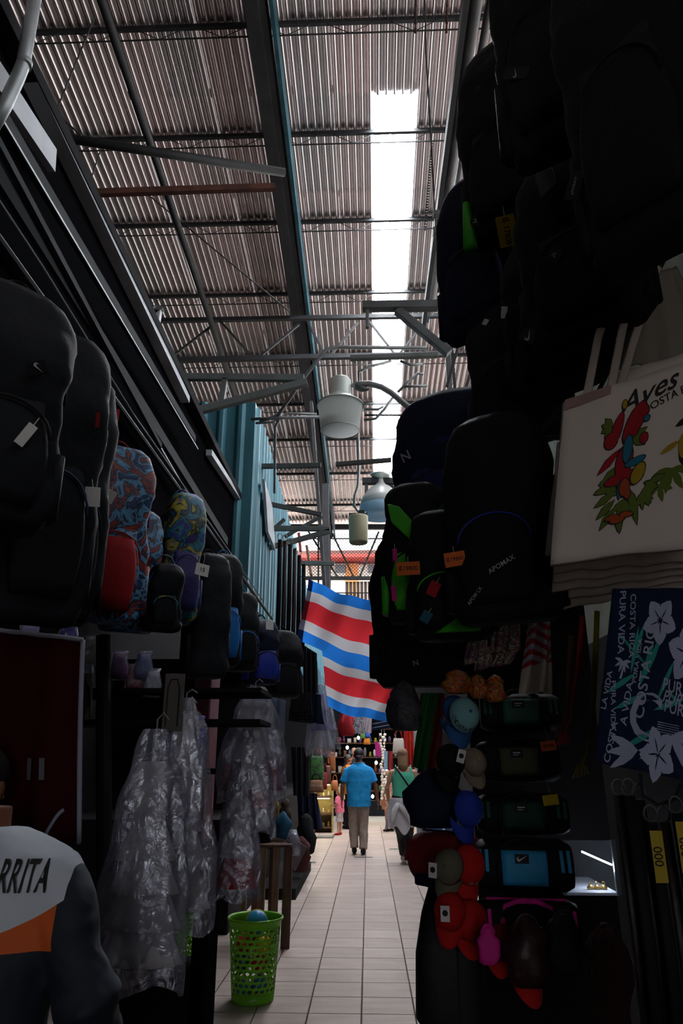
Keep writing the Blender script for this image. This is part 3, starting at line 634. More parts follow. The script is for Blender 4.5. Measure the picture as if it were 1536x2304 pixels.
MB().lathe([(8 * k2, .36), (9 * k2, .30), (12 * k2, .26), (22 * k2, .22), (33 * k2, .15), (42 * k2, .06), (48 * k2, -.06)], n=36, cap=False).build('bell', mat('ribbed_clear_bell', (.80, .80, .78), .3, .1, trans=.5), t, smooth=True, solid=.006)
MB().lathe([(48 * k2, -.06), (51 * k2, -.20), (.001, -.18)], n=32, cap=False).build('lens', mat('pale_blue_lens', (.42, .62, .78), .25, trans=.3), t, smooth=True)
MB().lathe([(.001, .44), (20 * k2, .43), (24 * k2, .41), (20 * k2, .39), (9 * k2, .36)], n=24, cap=False).build('cap', lampm, t, smooth=True)
A2 = lambda x, y: PY(x, y, Y2)
wy(33, (815, 1083), (920, 1083), Y2, Y2, .09, .09, steel); wy(34, (864, 1084), (912, 1118), Y2, Y2, .05, .05, steel); wy(35, (824, 1086), (824, 1112), Y2, Y2, .05, .05, steelg)
Y3 = 8.0; c = PY(806, 1192, Y3); k3 = span(1, 806, 1192, Y3)
t = thing('cylinder_lamp', 'cream cylinder downlight hanging from a grey cable', 'lamp', c, 0)
MB().lathe([(.001, .165), (22 * k3, .165), (22 * k3, .15), (21 * k3, -.15), (19.5 * k3, -.165), (19 * k3, -.13), (.001, -.12)], n=28, cap=False).build('shade', mat('cream_enamel', (.55, .52, .34), .45, var=.1), t, smooth=True)
MB().box((.0, 0, .185), (42 * k3, .10, .02)).build('plate', steelg, t); MB().box((.04, 0, .21), (.07, .07, .05)).build('junction_box', steel, t)
MB().tube([PY(x, y, Y3) - c for x, y in [(822, 1155), (805, 1150), (796, 1138), (798, 1115), (805, 1095), (807, 1060), (806, 1000), (804, 940)]], .018, 10).build('cable', co, t, smooth=True)
# brackets and cable trays on the right, in front of the skylight
wy(36, (815, 690), (985, 688), 5.6, 5.6, .09, .075, steelg); wy(37, (826, 695), (826, 738), 5.6, 5.6, .045, .03, greyb)
wy(38, (893, 698), (1010, 795), 5.6, 5.6, .07, .075, steelg); wy(39, (788, 806), (985, 799), 6.4, 6.4, .06, .045, greyb)
wy(40, (755, 1045), (880, 1035), 6.5, 6.5, .05, .04, steelg)
wy(41, (974, 482), (1004, 482), 5.2, 5.2, .06, .05, steelg); wy(42, (974, 522), (1004, 522), 5.2, 5.2, .06, .07, steelg)
rod('trim_43', [PY(808, 860, 6.4), PY(806, 838, 6.4), PY(830, 825, 6.4), PY(880, 812, 6.4)], .015, co)
rod('trim_44', [PY(900, 812, 6.4), PY(925, 822, 6.4), PY(950, 818, 6.4)], .015, co)
rod('trim_45', [PY(895, 882, 6), PY(915, 862, 6), PY(940, 840, 6), PY(952, 842, 6)], .014, co); rod('trim_46', [PY(905, 870, 6), PY(960, 868, 6)], .013, co)
rod('trim_47', [PY(818, 945, 6), PY(845, 942, 6), PY(865, 920, 6), PY(883, 895, 6)], .014, co); rod('trim_48', [PY(818, 921, 6), PY(850, 921, 6), PY(862, 915, 6)], .012, co)
rod('trim_49', [PY(820, 934, 7), PY(935, 934, 7)], .012, steelg)
for k, (x_, y0_, y1_) in enumerate([(936, -60, 75), (1006, -60, 75)]):
    mb = MB(); p0, p1 = PY(x_ + 1, y0_, 4.6), PY(x_ - 2, y1_, 4.6); n = 14
    for i in range(n): mb.tube([p0.lerp(p1, i / n), p0.lerp(p1, (i + .8) / n)], .012 if i % 2 else .007, 6)
    tag(mb.build('hanging_chain', rust), ['rusty chain hanging at the top, left of the pair', 'rusty chain hanging at the top, nearer the right pipe'][k], 'chain', 'rusty chains from the roof')
mb = MB(); p0, p1 = PY(972, 315, 6.5), PY(955, 520, 6.5); n = 34
for i in range(n): mb.box(p0.lerp(p1, (i + .5) / n), (.03, .01, .018))
tag(mb.build('hanging_chain', steelg), 'long thin grey ladder chain hanging right of the skylight', 'chain')
rod('trim_50', [PY(955, -20, 5), PY(958, 120, 5.2), PY(966, 250, 5.6), PY(978, 480, 6.2), PY(985, 560, 6.2)], .008, steel, 6)
# ================================================================ flags
fb, fw_, frd = mat('flag_blue', (.03, .28, .95), .8, trans=.75), mat('flag_white', (.96, .94, .98), .8, trans=.75), mat('flag_red', (.95, .045, .06), .8, trans=.75)
fbd = mat('hem_grey', (.35, .33, .42), .8, trans=.3)
def flag(label, TL, TR, BL, BR, Y0, Y1, ph, left_hem):
    a_, b2, c_, d_ = PY(*TL, Y0), PY(*TR, Y1), PY(*BL, Y0), PY(*BR, Y1); org = (a_ + b2 + c_ + d_) / 4
    def fn(u, v):
        p = (a_.lerp(b2, u)).lerp(c_.lerp(d_, u), v); p.z -= .035 * math.sin(math.pi * u) * (.8 + .2 * v)
        p.y += .05 * math.sin(u * 9 + v * 2.0 + ph) * (.4 + u * .6) + .025 * math.sin(u * 21 + v * 5 + ph) + .03 * math.sin(v * 6 + u * 3)
        p.z += .012 * math.sin(u * 11 + ph); return p - org
    def mi(u, v): return 0 if v < 1 / 6 or v > 5 / 6 else (1 if v < 2 / 6 or v > 4 / 6 else 2)
    mb = MB(); mb.grid(fn, 60, 36, mi); o = mb.build('flag', [fb, fw_, frd], smooth=True); o.location = org; tag(o, label, 'flag', 'striped flags hung across the aisle')
    if left_hem:
        mb = MB(); mb.grid(lambda u, v: fn(u * .055, v) + Vector((0, -.006, 0)), 3, 36, mi); h_ = mb.build('hem', [mat('hem_blue', (.01, .06, .30), .8), fbd, mat('hem_red', (.3, .01, .02), .8)], o, smooth=True)
    MB().tube([fn(0, 0), fn(0, 0) + Vector((-.12, .05, .06))], .003, 5).build('cord', inkm, o)
    return o
flag('upper blue white and red striped flag hanging across the aisle', (694, 1303), (880, 1362), (668, 1440), (905, 1525), 6.6, 6.2, 0, True)
flag('lower blue white and red striped flag, hung below and behind the other', (722, 1455), (925, 1515), (738, 1592), (900, 1622), 7.2, 6.9, 1.8, False)
# ================================================================ left stall goods
fab = lambda n, h, r=.8, **k: mat(n, hexc(h), r, bump=k.pop('bump', .25), scale=k.pop('scale', 20), **k)
blk = fab('black_nylon', '15171c', .7, spec=.15); blk2 = fab('charcoal_nylon', '1e2024', .7, spec=.15); navy = fab('navy_nylon', '121a30', .7, spec=.15); navy2 = fab('slate_blue_nylon', '33496b', .6)
redn = fab('red_cloth', 'a01018', .8); bluen = fab('bright_blue_nylon', '1173c4', .5); purp = fab('purple_nylon', '35306a', .6); limen = fab('lime_green_nylon', '3fae20', .55)
royal = fab('royal_blue_nylon', '17309a', .55); greend = fab('dark_green_nylon', '0d4f3c', .6); olive = fab('olive_nylon', '4a4b35', .7); maroon = fab('maroon_cloth', '7a1418', .7)
cream = fab('cream_canvas', 'd6cbc2', .9, bump=.08, scale=60); pink = fab('pink_cloth', 'd81f8e', .7)
def pattern(name, cols, scale=9):
    m = bpy.data.materials.new(name); m.use_nodes = True; n = m.node_tree; b = n.nodes['Principled BSDF']; b.inputs['Roughness'].default_value = .6
    t = n.nodes.new('ShaderNodeTexCoord'); nz = n.nodes.new('ShaderNodeTexNoise'); nz.inputs['Scale'].default_value = scale; nz.inputs['Detail'].default_value = 3; nz.inputs['Distortion'].default_value = 1.5
    r = n.nodes.new('ShaderNodeValToRGB'); r.color_ramp.interpolation = 'EASE'; e = r.color_ramp.elements; k = len(cols)
    while len(e) < k: e.new(.5)
    for i, c in enumerate(cols): e[i].position = .3 + .4 * i / (k - 1); e[i].color = (*hexc(c), 1)
    n.links.new(t.outputs['Object'], nz.inputs['Vector']); n.links.new(nz.outputs['Fac'], r.inputs[0]); n.links.new(r.outputs[0], b.inputs['Base Color']); return m
pt1 = pattern('tropical_print', ['070c22', '14447c', '0a1430', '5f9cc8', '0c1838', '9c3418', '101c4a', 'a83c1c'], 9); pt2 = pattern('abstract_print', ['1a1c4a', '3a3a90', '1f7f86', '14183a', 'a8a034', '55508a'], 10)
rail = MB(); r0, r1 = PXX(-60, 560, -1.02), PXX(640, 1330, -1.02); r0.z = r1.z = 2.95
rail.tube([Vector((-1.08, .4, 3.0)), Vector((-1.02, 7.6, 3.0))], .014, 8)
tag(rail.build('hanging_rail', steel), 'dark horizontal rail the left backpacks hang from', 'rail')
Lg = 'backpacks hung along the left stall'
backpack('black backpack with angular metallic patch and buckle at the far left edge', (-190, 660, 95, 1180), 1.5, .75, (blk, blk, blk2), group=Lg, D=.14)
t, W_, H_, D_ = backpack('dark navy backpack with slate blue back flap, second from the left edge', (-45, 760, 170, 1400), 1.95, .75, (blk, blk, navy2), D=.15, group=Lg)
MB().loft([(W_ * .1, D_ * .35, H_ * .78, .09, .03), (W_ * .12, D_ * .3, H_ * .95, .10, .03), (W_ * .1, D_ * .2, H_ * 1.02, .05, .02)], 12, .8).build('back_flap', navy2, t, smooth=True)
t, W_, H_, D_ = backpack('tall black backpack with glossy trim and small red side label', (50, 850, 205, 1400), 2.4, .7, (blk, blk2, navy), D=.14, logo=('XTREM', .1, .8, .06, .6), group=Lg)
MB().box((W_ * .48, .0, H_ * .86), (.012, .04, .05)).build('side_label', redn, t)
t, W_, H_, D_ = backpack('blue and orange tropical print backpack with red front pocket and piping', (145, 1010, 312, 1400), 2.8, .6, (pt1, pt1, redn), D=.15, group=Lg, x=1)
MB().loft([(.01, -D_ * .62, H_ * (.05 + .38 * q), W_ * .26 * (.75 + .25 * math.sin(math.pi * q)), .045 * math.sqrt(max(.05, math.sin(math.pi * (.1 + .8 * q))))) for q in [i / 6 for i in range(7)]], 16, .7).build('red_pocket', redn, t, smooth=True)
backpack('second tropical print backpack hanging low behind the red pocket one', (215, 1150, 350, 1420), 3.3, .6, (pt1, pt1, redn), D=.16, group=Lg)
t, W_, H_, D_ = backpack('purple teal and yellow backpack with a white price card', (345, 1115, 440, 1400), 3.6, .6, (pt2, purp, purp), D=.22, group=Lg)
paper_tag(t, (W_ * .30, -D_ * .75, H_ * .36), .072, .062, tagw, '15', size=.03, tilt=.12)
backpack('small dark cat eared looking backpack tucked low between printed ones', (320, 1270, 400, 1420), 3.15, .5, (blk, blk, pt2), D=.12, group=Lg)
backpack('plain charcoal backpack with smooth front, left of the blue strapped one', (408, 1250, 505, 1525), 4.0, .6, (blk2, blk2, blk), D=.2, group=Lg, pockets=0)
backpack('bright blue strapped black backpack, middle of the left row', (452, 1250, 535, 1500), 4.5, .6, (blk, bluen, bluen), D=.2, group=Lg)
backpack('dark grey backpack with blue pull cords, beyond the bright blue one', (500, 1335, 575, 1510), 4.9, .6, (blk2, blk, bluen), D=.2, group=Lg)
t, W_, H_, D_ = backpack('navy backpack with a small square white card, near the end of the left row', (545, 1395, 625, 1540), 5.4, .6, (navy, royal, blk), D=.2, group=Lg)
paper_tag(t, (-W_ * .1, -D_ * .9, H_ * .85), .062, .062, tagw)
backpack('last black backpack of the left row, next to the belts', (590, 1420, 675, 1570), 5.9, .5, (blk, blk, blk2), D=.2, group=Lg)
# belts beside the flags
for k, (x_, y0_, y1_, c) in enumerate([(622, 1215, 1480, 'black_nylon'), (634, 1218, 1490, 'brown_leather'), (646, 1225, 1490, 'black_nylon'), (657, 1235, 1500, 'brown_leather'), (668, 1250, 1500, 'black_nylon'), (679, 1270, 1500, 'black_nylon')]):
    Y = 6.3 + .12 * k; m = mat('brown_leather', (.035, .014, .012), .45); m = M[c]
    t = thing('leather_belt', ['black leather belt hanging first from the left beside the flags', 'brown leather belt hanging second from the left beside the flags', 'black leather belt hanging third from the left beside the flags', 'brown leather belt fourth from the left beside the flags', 'black belt fifth from the left, one short of the flag edge', 'black belt hanging right beside the upper flag edge'][k], 'belt', PY(x_, y1_, Y), 0, 'belts hanging beside the flags')
    h_ = PY(x_, y0_, Y).z - PY(x_, y1_, Y).z; MB().loft([(0, 0, 0, .02, .008), (.004, 0, h_ * .5, .022, .009), (0, 0, h_, .02, .008)], 8, .6).build('strap', m, t, smooth=True)
    MB().tube([(.022 * math.cos(a_), -.01, h_ + .03 + .03 * math.sin(a_)) for a_ in [math.pi * 2 * q / 10 for q in range(11)]], .004, 5).build('buckle', co, t, smooth=True)
# red jersey hanging at the left edge
def sheet(name, parent, TL, TR, BL, BR, Y0, Y1, m, folds=3, amp=.015, org=None, solid=.006, nu=24, nv=24, mi=None, droop=0):
    a_, b2, c_, d_ = PY(*TL, Y0), PY(*TR, Y1), PY(*BL, Y0), PY(*BR, Y1); org = org if org is not None else (a_ + b2 + c_ + d_) / 4
    def fn(u, v):
        p = a_.lerp(b2, u).lerp(c_.lerp(d_, u), v); p.y += amp * math.sin(u * folds * 6.28 + v * 1.5) * (.3 + v) + amp * .4 * math.sin(u * folds * 14 + 4 * v); p.z -= droop * math.sin(math.pi * u); return p - org
    mb = MB(); mb.grid(fn, nu, nv, mi); return mb.build(name, m, parent, smooth=True, solid=solid), fn, org
org = PY(60, 1650, 2.2)
t = thing('sports_jersey', 'dark red sports jersey with pale piping hanging at the left edge', 'jersey', org)
_, fn, _ = sheet('jersey_body', t, (-160, 1400), (186, 1440), (-150, 1930), (172, 1900), 2.2, 2.25, fab('dark_red_jersey', '300408', .85, spec=.1), 2, .012, org)
MB().tube([fn(u, 0) for u in [i / 12 for i in range(13)]], .008, 8).build('piping', mat('grey_piping', (.28, .28, .36), .7), t, smooth=True)
MB().tube([fn(1, v) for v in [i / 16 for i in range(17)]], .008, 8).build('piping', M['grey_piping'], t, smooth=True)
MB().tube([fn(.78 + .2 * math.sin(a_ / 2), .97 - .13 * math.sin(a_)) + Vector((0, -.012, 0)) for a_ in [1.5 * i / 8 for i in range(9)]], .006, 6).build('piping', M['grey_piping'], t, smooth=True)
mb = MB()
for u0 in (.66, .76): mb.add([fn(u0, .60) + Vector((0, -.02, 0)), fn(u0 + .035, .60) + Vector((0, -.02, 0)), fn(u0 + .035, .70) + Vector((0, -.02, 0)), fn(u0, .70) + Vector((0, -.02, 0))], [(0, 1, 2, 3)])
mb.build('number_print', mat('dull_grey_print', (.10, .09, .10), .8), t)
# clear plastic
def plastic():
    m = bpy.data.materials.new('clear_plastic'); m.use_nodes = True; n = m.node_tree; out = n.nodes['Material Output']; n.nodes.remove(n.nodes['Principled BSDF'])
    tr = n.nodes.new('ShaderNodeBsdfTransparent'); gl = n.nodes.new('ShaderNodeBsdfGlossy'); df = n.nodes.new('ShaderNodeBsdfDiffuse'); m1 = n.nodes.new('ShaderNodeMixShader'); m2 = n.nodes.new('ShaderNodeMixShader')
    tc_ = n.nodes.new('ShaderNodeTexCoord'); nz = n.nodes.new('ShaderNodeTexNoise'); nz.inputs['Scale'].default_value = 14; nz.inputs['Detail'].default_value = 6; nz.inputs['Distortion'].default_value = 1.2; bp = n.nodes.new('ShaderNodeBump'); bp.inputs['Strength'].default_value = .7; bp.inputs['Distance'].default_value = .03
    n.links.new(tc_.outputs['Object'], nz.inputs['Vector']); n.links.new(nz.outputs['Fac'], bp.inputs['Height']); n.links.new(bp.outputs[0], gl.inputs['Normal'])
    gl.inputs['Roughness'].default_value = .16; gl.inputs['Color'].default_value = (.85, .88, 1, 1); df.inputs['Color'].default_value = (.6, .6, .72, 1); tr.inputs['Color'].default_value = (.93, .93, .95, 1)
    m1.inputs[0].default_value = .45; m2.inputs[0].default_value = .36
    n.links.new(df.outputs[0], m1.inputs[2]); n.links.new(gl.outputs[0], m1.inputs[1]); n.links.new(tr.outputs[0], m2.inputs[1]); n.links.new(m1.outputs[0], m2.inputs[2]); n.links.new(m2.outputs[0], out.inputs[0]); return m
plm = plastic()
def wrapped(label, box, Y, tiers, cols, group='garments hung in clear plastic', skirt=1.0, top=.25, seed=0, name='wrapped_dress'):
    loc, W_, H_ = boxat(*box, Y); t = thing(name, label, 'dress', loc, 0, group); rnd = random.Random(seed)
    gh = H_ * .82; zb = H_ * .10
    q = MB(); nn = 48
    rings = []
    for i in range(tiers):
        z1 = zb + gh * (.62 * (tiers - i) / tiers); z0 = zb + gh * (.62 * (tiers - i - 1) / tiers); ra = W_ * (.16 + .17 * (i) / tiers); rb = W_ * (.24 + .17 * (i + 1) / tiers) * skirt
        tm = MB(); tm.grid(lambda u, v: Vector(((ra + (rb - ra) * v) * (1 + .07 * v * math.sin(u * 6.283 * 14 + i)) * math.cos(u * 6.283), .45 * (ra + (rb - ra) * v) * (1 + .09 * v * math.cos(u * 6.283 * 11)) * math.sin(u * 6.283), z1 + .02 - (z1 - z0 + .03) * v)), 96, 5)
        tm.build('ruffle' if tiers > 1 else 'skirt', cols[i % len(cols)], t, smooth=True, solid=.003)
    bd = MB().loft([(0, 0, zb + gh * .60, W_ * .17, W_ * .09), (0, 0, zb + gh * .72, W_ * .20, W_ * .10), (0, 0, zb + gh * .86, W_ * .24, W_ * .09), (0, 0, zb + gh * .93, W_ * .16, W_ * .05)], 20, .8).build('bodice', cols[0], t, smooth=True)
    ph = [rnd.random() * 6 for _ in range(5)]
    def pf(u, v):
        a_ = u * 6.283; r = W_ * (top * .5 + (.5 - top * .5) * min(1, v * 1.6) ** .7) * (1 + .05 * math.sin(a_ * 5 + ph[0] + v * 3) + .035 * math.sin(a_ * 9 + ph[1] - 4 * v)); nz = noise.noise(Vector((math.cos(a_) * 2, math.sin(a_) * 2, v * 5 + seed))) * W_ * .09
        return Vector(((r + nz) * math.cos(a_), (r + nz) * .42 * math.sin(a_), H_ * (1 - v) + .02 * math.sin(a_ * 3 + ph[2]) * v))
    c_ = MB(); c_.grid(pf, 72, 30); c_.build('plastic_cover', plm, t, smooth=True)
    MB().tube([(0, 0, H_ * .93), (0, 0, H_ * 1.04), (.02, 0, H_ * 1.07), (.04, 0, H_ * 1.04)], .003, 6).build('hanger_hook', co, t)
    return t
wht = fab('white_lace', 'c9c6cb', .85, bump=.4, scale=40); redb = fab('red_band_cloth', 'a81824', .8)
wrapped('large white ruffled dress in clear plastic hanging behind the jersey person', (205, 1640, 405, 2225), 2.65, 4, (wht,), seed=1, skirt=1.15)
wrapped('white tiered dress in crumpled plastic, nearest the aisle on the left', (300, 1600, 470, 2090), 2.9, 3, (wht,), seed=2, skirt=1.1)
wrapped('small white dress in plastic with a framed paper pinned above it', (345, 1570, 455, 1850), 2.75, 2, (wht,), seed=3)
wrapped('white blouse with red band wrapped in plastic under the backpacks', (490, 1545, 640, 1800), 4.0, 2, (wht, redb), seed=4)
wrapped('second white and red banded dress in plastic, lower and to the left', (500, 1640, 615, 1880), 3.9, 3, (wht, redb, wht), seed=5)
wrapped('long red skirt in plastic hanging above the green laundry basket', (478, 1760, 580, 2020), 3.8, 2, (wht, redb), seed=6, skirt=1.05)
org = PY(610, 1670, 4.6); t = thing('pale_shirt', 'pale grey blue shirt hanging flat behind the red banded blouses', 'shirt', org); sheet('cloth', t, (575, 1560), (642, 1575), (585, 1782), (634, 1776), 4.6, 4.6, fab('pale_blue_cloth', '7f8ba8', .85), 2, .01, org)
# hanging fabric board / frame above the dress
t = thing('framed_card', 'tall narrow board with arch outline hanging above the white dresses', 'sign', PY(390, 1580, 2.7)); w_ = span(44, 390, 1580, 2.7); h_ = span(125, 390, 1580, 2.7)
MB().box((0, 0, 0), (w_, .012, h_)).build('board', mat('grey_brown_board', (.10, .085, .08), .8), t, bevel=.002); MB().tube([(-w_ * .3, -.008, -h_ * .42), (-w_ * .3, -.008, h_ * .25), (-w_ * .15, -.008, h_ * .40), (w_ * .15, -.008, h_ * .40), (w_ * .3, -.008, h_ * .25), (w_ * .3, -.008, -h_ * .42)], .003, 5).build('arch_outline', inkm, t)
# inside of the left stall
t = thing('storage_cabinet', 'maroon panelled cupboard deep inside the left stall', 'cabinet', PY(450, 1900, 5.2) * 1.0); p0, p1 = PY(415, 1900, 5.2), PY(478, 1500, 5.2); t.location = ((p0.x + p1.x) / 2, 5.2, p0.z)
cabm = mat('maroon_cupboard', (.13, .02, .035), .5); w_, h_ = p1.x - p0.x, p1.z - p0.z
MB().box((0, .15, h_ / 2), (w_, .3, h_)).build('carcass', cabm, t)
for k in range(6):
    d_ = MB().box((0, -.012, h_ * (k + .5) / 6), (w_ * .94, .02, h_ / 6 * .93)).build('drawer', cabm, t, bevel=.003); MB().box((0, -.028, h_ * (k + .5) / 6), (.03, .012, .008)).build('knob', steel, d_)
t = thing('water_bottle', 'purple plastic water bottle standing by the maroon cupboard', 'bottle', PY(444, 1722, 4.2)); k = span(1, 444, 1680, 4.2); pb = mat('purple_plastic', hexc('4a3cc8'), .3)
MB().lathe([(.001, 0), (14 * k, 0), (15 * k, 3 * k), (15 * k, 78 * k), (12 * k, 88 * k), (9 * k, 92 * k), (9 * k, 96 * k)], n=24).build('bottle_body', pb, t, smooth=True); MB().lathe([(10 * k, 95 * k), (10.5 * k, 106 * k), (.001, 108 * k)], n=20).build('cap', mat('lilac_cap', hexc('7a6be0'), .4), t, smooth=True)
MB().box((0, 0, -.03), (.45, .25, .03)).build('ledge', dark, wl); bpy.data.objects['ledge'].location = t.location + Vector((0, 0, .0))
MB().tube([PY(232, 1430, 3.4), PY(236, 2200, 3.4)], .035, 10).build('post', steel, wl)
# packaged shiny goods inside the stall
rnd = random.Random(3)
pk = [(65, 1400, 'lavender glass tumbler pack high behind the red jersey', 'c8c0ff'), (150, 1425, 'blue cup in shiny wrapping just right of the jersey corner', '5a50d8'), (200, 1465, 'green tinted wrapped parcel left of the dark post', '8c9a78'), (185, 1510, 'dark blue striped pack below the green parcel', '2a2a90'), (265, 1500, 'pink purple wrapped toy beside the dark post', 'a04aa8'), (320, 1500, 'small blue and white pack under the tropical backpacks', '3a58c0'), (340, 1540, 'crumpled silver pack under the tropical backpacks', 'b0b0c0'), (300, 1530, 'tiny red pack left of the crumpled silver one', 'b01818')]
for x_, y_, lb, c in pk:
    Y = 3.6; k = span(1, x_, y_, Y); t = thing('wrapped_pack', lb, 'package', PY(x_, y_ + 28, Y), .3, 'wrapped goods inside the left stall'); s_ = 18 * k
    MB().loft([(0, 0, 0, s_, s_ * .5), (0, 0, s_ * 1.5, s_ * 1.05, s_ * .55), (0, 0, s_ * 2.6, s_ * .7, s_ * .3), (0, 0, s_ * 3.1, s_ * .8, s_ * .1)], 14, .7).build('pack_body', fab('pack_' + c, c, .4), t, smooth=True); MB().loft([(0, 0, -.004, s_ * 1.1, s_ * .6), (0, 0, s_ * 1.5, s_ * 1.2, s_ * .65), (0, 0, s_ * 3.0, s_ * .8, s_ * .35), (0, 0, s_ * 3.5, s_ * 1.0, s_ * .1)], 14, .7).build('plastic_wrap', plm, t, smooth=True)
sh_ = PY(200, 1590, 3.6)
for zz in (sh_.z, PY(200, 1470, 3.6).z - .12): MB().box((-1.3, 3.62, zz - .08), (1.6, .4, .02)).build('shelf', dark, wl)
org = PY(180, 1560, 3.3); t = thing('arched_fabric_bag', 'olive fabric bag with a dark arched handle right of the red jersey', 'bag', org); sheet('bag_body', t, (176, 1515), (206, 1515), (176, 1620), (204, 1620), 3.3, 3.3, olive, 1, .006, org, .02); MB().tube([PY(180, 1600, 3.27) - org, PY(182, 1545, 3.27) - org, PY(190, 1532, 3.27) - org, PY(199, 1548, 3.27) - org, PY(200, 1590, 3.27) - org], .008, 6).build('handle', blk, t, smooth=True)
# ---- green laundry basket
gp = mat('green_plastic', hexc('76bd2c'), .32, 0, trans=.25)
c = PZ(575, 2262, 0) ; c = PZ(568, 2250, 0); k = span(1, 572, 2250, c.y)
t = thing('laundry_basket', 'tall lime green plastic basket with oval holes standing on the tiles', 'basket', (c.x, c.y, .002)); bt = t
Hb = PY(572, 2062, c.y).z; R0, R1 = 47 * k, 60 * k
def bw(th, z): r = R0 + (R1 - R0) * z / Hb; return Vector((r * math.cos(th), r * math.sin(th), z))
MB().lathe([(.001, 0), (R0 * .99, 0), (R0, .01), (bw(0, Hb * .12).x, Hb * .12)], n=44, cap=False).build('bottom', gp, t, smooth=True, solid=.003)
MB().lathe([(bw(0, Hb * .90).x, Hb * .90), (R1, Hb * .985), (R1 * 1.06, Hb), (R1 * 1.08, Hb * .985), (R1 * 1.05, Hb * .965)], n=44, cap=False).build('rim', gp, t, smooth=True, solid=.004)
wallm = MB(); NC, NR = 22, 11; rb = random.Random(5); seg = 16
for r_ in range(NR):
    for q in range(NC):
        th0 = 2 * math.pi * (q + (.5 if r_ % 2 else 0)) / NC; dth = 2 * math.pi / NC; z0 = Hb * (.12 + .78 * r_ / NR); dz = Hb * .78 / NR
        sz = rb.choice([.28, .36, .42, .45]); an = rb.uniform(.2, .9); pts = []; 
        for s_ in range(seg):
            q4, r4 = divmod(s_ + 2, 4); e4 = -.5 + .25 * r4; pts.append(((.5, e4), (-e4, .5), (-.5, -e4), (e4, -.5))[q4 % 4])
        for s_ in range(seg):
            a_ = 2 * math.pi * s_ / seg; ex, ey = sz * math.cos(a_ - an), sz * .72 * math.sin(a_ - an); pts.append((ex * math.cos(an) - ey * math.sin(an), ex * math.sin(an) + ey * math.cos(an)))
        wallm.add([bw(th0 + (x_ + .5) * dth, z0 + (y_ + .5) * dz) for x_, y_ in pts], [(i, (i + 1) % seg, seg + (i + 1) % seg, seg + i) for i in range(seg)])
o = wallm.build('perforated_wall', gp, t, smooth=True); q = o.modifiers.new('w', 'WELD'); q.merge_threshold = .0004; q = o.modifiers.new('t', 'SOLIDIFY'); q.thickness = .003; q.offset = 0
cc = {'blue': 'a', }
balls = [('3c9ad8', .01, -.01, .93, 'pale blue ball with maroon and yellow stripes on top inside the basket'), ('c01020', -.064, -.07, .71, 'red ball seen through the upper holes, left inside the basket'), ('c8a010', .064, -.07, .69, 'yellow ball seen through the upper holes of the basket'), ('b81420', .045, -.065, .47, 'red ball in the middle of the basket'), ('1e5a8c', -.075, -.045, .48, 'dark blue ball left of the middle inside the basket'), ('2a78b8', .05, -.055, .22, 'blue ball low right inside the basket'), ('2f80c8', -.066, -.04, .16, 'blue ball low left inside the basket')]
for hx, dx, dy, zf, lb in balls:
    r = .058 if zf < .9 else .078; p = Vector((c.x + dx, c.y + dy, Hb * zf)); tb = thing('toy_ball', lb, 'ball', p, 0, 'balls inside the green basket', (.3, .2, .4))
    MB().ell((0, 0, 0), (r, r, r), 24, 16).build('ball_skin', fab('ball_' + hx, hx, .35, bump=.02), tb, smooth=True)
    for q, mm in ((.35, 'red_band_cloth'), (.55, 'yellow_card')): MB().tube([Vector((r * math.cos(a_) * .98, r * math.sin(a_) * .98, r * .2)).lerp(Vector((0, -r, 0)), 0) for a_ in [0]] + [Vector((r * .99 * math.cos(a_), r * .99 * math.sin(a_) * math.cos(q * 2), r * .99 * math.sin(a_) * math.sin(q * 2))) for a_ in [2 * math.pi * i / 24 for i in range(1, 24)]], .006, 5).build('stripe', M[mm], tb, smooth=True)
# second basket, deeper in
t2 = bt.copy(); COL.objects.link(t2); p = PZ(415, 2185, 0); t2.location = PY(405, 2180, 6.0) ; t2.location.z = .002; t2['label'] = 'dark green perforated basket half hidden behind the plastic wrapped dresses'
for ch_ in bt.children: link_copy(ch_, t2)
# ---- wooden stands by the left stall
wl2 = mat('light_wood', (.20, .12, .07), .6, var=.4, scale=5, stretch=(6, 6, .5))
def post(n, x_, y0_, y1_, Y, wpx, m, parent, dy=.05):
    a_, b2 = PY(x_, y0_, Y), PY(x_, y1_, Y); w_ = span(wpx, x_, y1_, Y); return MB().box(((a_.x + b2.x) / 2 - parent.location.x, Y - parent.location.y, (a_.z + b2.z) / 2), (w_, dy, a_.z - b2.z)).build(n, m, parent, bevel=.004)
yb = PZ(642, 2135, 0).y
t = thing('wooden_stand', 'reddish wooden trestle stand holding cloth dolls behind the green basket', 'stand', (PZ(642, 2135, 0).x - .2, yb, 0))
for x_, w_, m in ((644, 20, wood_d), (617, 15, wl2), (585, 18, wl2), (572, 14, wood_d), (548, 10, wl2)):
    zt_ = PY(x_, 1905, yb).z; wq = span(w_, x_, 2100, yb); X_ = PY(x_, 2060, yb).x; MB().box((X_ - t.location.x, 0, zt_ / 2), (wq, .045, zt_), Matrix.Rotation(.015, 3, 'Y')).build('leg', m, t, bevel=.003)
zt_ = PY(610, 1905, yb).z; MB().box((-.02, .3, zt_ + .012), (.52, .75, .024)).build('top_board', wood_d, t, bevel=.003)
MB().box((-.02, .65, zt_ / 2), (.05, .05, zt_)).build('leg', wood_d, t)
zb = zt_ + .025
